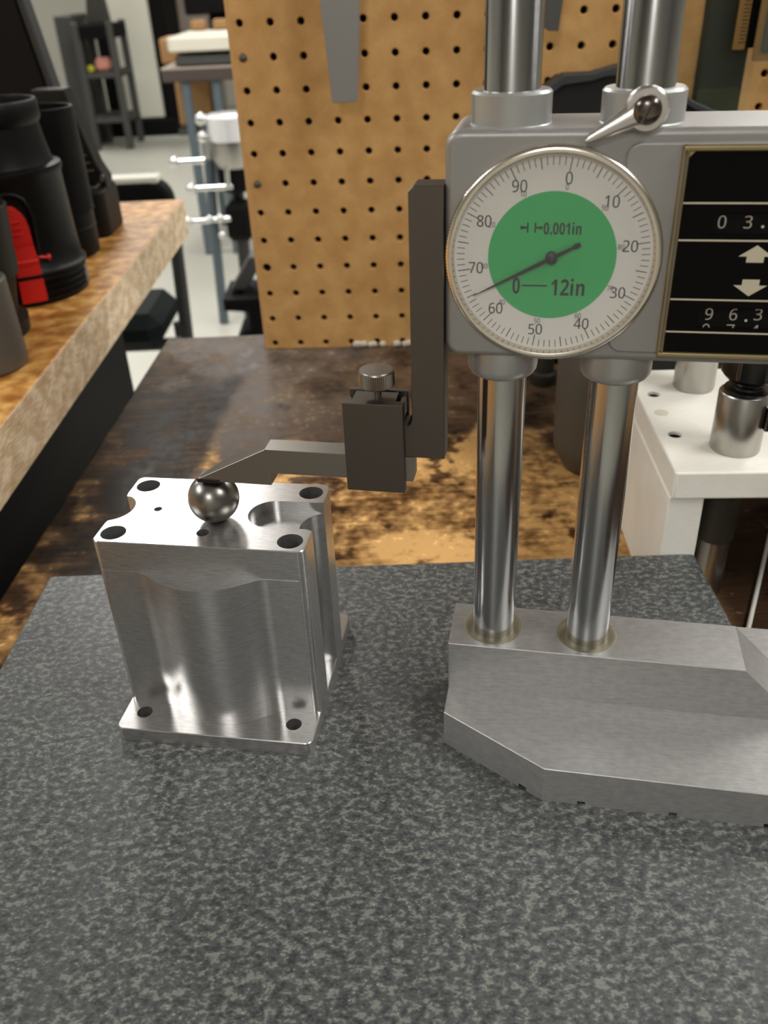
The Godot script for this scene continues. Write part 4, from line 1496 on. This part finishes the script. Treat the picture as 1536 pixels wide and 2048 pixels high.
	g.lathe([Vector2(0, 0.0), Vector2(0.10, 0.0), Vector2(0.10, 0.09), Vector2(0.085, 0.10), Vector2(0, 0.10)], 40, Transform3D(Basis(), Vector3(-0.575, -0.245, -4.0)))
	obj("motor_drum", g, mats.drum_white, t)
	g = Geo.new(1.0)
	g.lathe([Vector2(0, -0.11), Vector2(0.075, -0.11), Vector2(0.095, -0.07), Vector2(0.095, 0.0), Vector2(0, 0.0)], 40, Transform3D(Basis(), Vector3(-0.575, -0.245, -4.0)))
	obj("motor_body", g, mats.holder_steel, t)
	g = Geo.new(1.0)
	g.lathe([Vector2(0, -0.05), Vector2(0.07, -0.05), Vector2(0.08, -0.03), Vector2(0.08, 0.05), Vector2(0, 0.05)], 32, Transform3D(Basis(), Vector3(-0.575, -0.405, -4.02)))
	obj("motor_base", g, mats.machine_black, t)
	g = Geo.new(1.0)
	g.box(Vector3(-0.58, -0.58, -4.0), Vector3(0.11, 0.16, 0.14), 0.02)
	obj("gear_case", g, mats.machine_black, t)
	for p in [[-0.665, -0.228, -0.675, -0.31], [-0.60, -0.33, -0.605, -0.42]]:
		g = Geo.new(1.0)
		g.tube([Vector3(p[0], p[1], -3.93), Vector3(p[2], p[3], -3.93)], 0.011, 12)
		obj("link_rod", g, mats.chrome, t)
	for p in [[-0.70, -0.552], [-0.655, -0.548], [-0.655, -0.625]]:
		var ks := SphereMesh.new()
		ks.radius = 0.017; ks.height = 0.034
		var kn := obj("knob", ks, mats.chrome, t)
		kn.position = Vector3(p[0], p[1], -3.92)

	# black machine foot showing beside the pegboard
	t = thing("machine_stand", "black machine stand with slanted strut showing beside the pegboard's lower left corner", "stand", Vector3.ZERO)
	g = Geo.new(1.0)
	g.prism(PackedVector2Array([Vector2(-0.452, -0.480), Vector2(-0.452, -0.515), Vector2(-0.383, -0.522), Vector2(-0.380, -0.575), Vector2(-0.405, -0.585), Vector2(-0.425, -0.605), Vector2(-0.425, -0.64), Vector2(0.3, -0.64), Vector2(0.3, -0.475)]), -2.75, -2.55, "z", 0.006, 2)
	obj("stand_base", g, mats.machine_black, t)
	g = Geo.new(1.0)
	g.prism(PackedVector2Array([Vector2(-0.435, -0.47), Vector2(-0.365, -0.37), Vector2(-0.315, -0.37), Vector2(-0.385, -0.47)]), -2.70, -2.60, "z", 0.006, 2)
	obj("slanted_strut", g, mats.rack_grey, t)
	for x in [-0.30, 0.24]:
		g = Geo.new(1.0)
		g.box(Vector3(x, (FLOOR - 0.64) / 2, -2.65), Vector3(0.06, -0.64 - FLOOR, 0.10), 0.004)
		obj("leg", g, mats.machine_black, t)

	# steel shelf cart
	t = thing("shelf_cart", "dark grey steel shelf cart standing against the far left", "cart", Vector3(-2.48, FLOOR, -9.5))
	for x in [-0.17, 0.15]:
		for z in [0.24, -0.24]:
			g = Geo.new(1.0)
			g.box(Vector3(x, 0.55, z), Vector3(0.06, 1.10, 0.06), 0.005)
			obj("leg", g, mats.rack_grey, t)
	for y in [0.27, 0.66, 1.02]:
		g = Geo.new(1.0)
		g.box(Vector3(-0.01, y, 0), Vector3(0.38, 0.05 if y < 1.0 else 0.12, 0.52), 0.006)
		obj("shelf", g, mats.rack_grey if y < 1.0 else mats.machine_black, t)
	g = Geo.new(1.0)
	g.prism(PackedVector2Array([Vector2(-0.10, 1.08), Vector2(0.10, 1.08), Vector2(0.06, 1.5), Vector2(-0.03, 1.5)]), -0.08, 0.08, "z", 0.01, 2)
	obj("tool_head", g, mats.steel_olive, t)
	g = Geo.new(1.0)
	g.box(Vector3(-2.47, FLOOR + 0.745, -9.35), Vector3(0.15, 0.12, 0.12), 0.03)
	o = obj("pink_bundle", g, mats.pink_item)
	tag(o, "small pink bundle on the middle shelf of the far cart", "bundle")
	g = Geo.new(1.0)
	g.box(Vector3(-2.585, FLOOR + 0.715, -9.30), Vector3(0.06, 0.06, 0.06), 0.015)
	o = obj("yellow_block", g, mats.yellow_item)
	tag(o, "tiny yellow block beside the pink bundle on the far cart", "block")
	g = Geo.new(1.0)
	g.box(Vector3(-2.80, FLOOR + 0.58, -9.7), Vector3(0.18, 1.16, 0.5), 0.01)
	o = obj("grey_cabinet", g, mats.rack_grey)
	tag(o, "narrow grey cabinet left of the far shelf cart", "cabinet")

	# machine enclosure: pale door in a black frame
	t = thing("machine_enclosure", "pale machine enclosure with black side frame beyond the shelf cart", "machine", Vector3(-2.25, FLOOR, -10.2))
	g = Geo.new(1.0)
	g.box(Vector3(-0.10, 1.45, -0.35), Vector3(0.72, 2.6, 0.8), 0.01)
	obj("enclosure_shell", g, mats.machine_black, t)
	g = Geo.new(1.0)
	g.box(Vector3(-0.10, 1.42, 0.07), Vector3(0.44, 2.5, 0.05), 0.01)
	obj("door_panel", g, mats.enclosure_white, t)
	g = Geo.new(1.0)
	g.box(Vector3(-0.10, 0.08, -0.3), Vector3(0.70, 0.16, 0.9), 0.01)
	obj("plinth", g, mats.machine_black, t)
	# tan partition beyond
	g = Geo.new(1.0)
	g.box(Vector3(-1.86, FLOOR + 0.75, -11.3), Vector3(0.42, 1.5, 0.3), 0.02)
	o = obj("beige_locker", g, mats.table_top)
	tag(o, "beige locker between the machine enclosure and the far table", "locker")
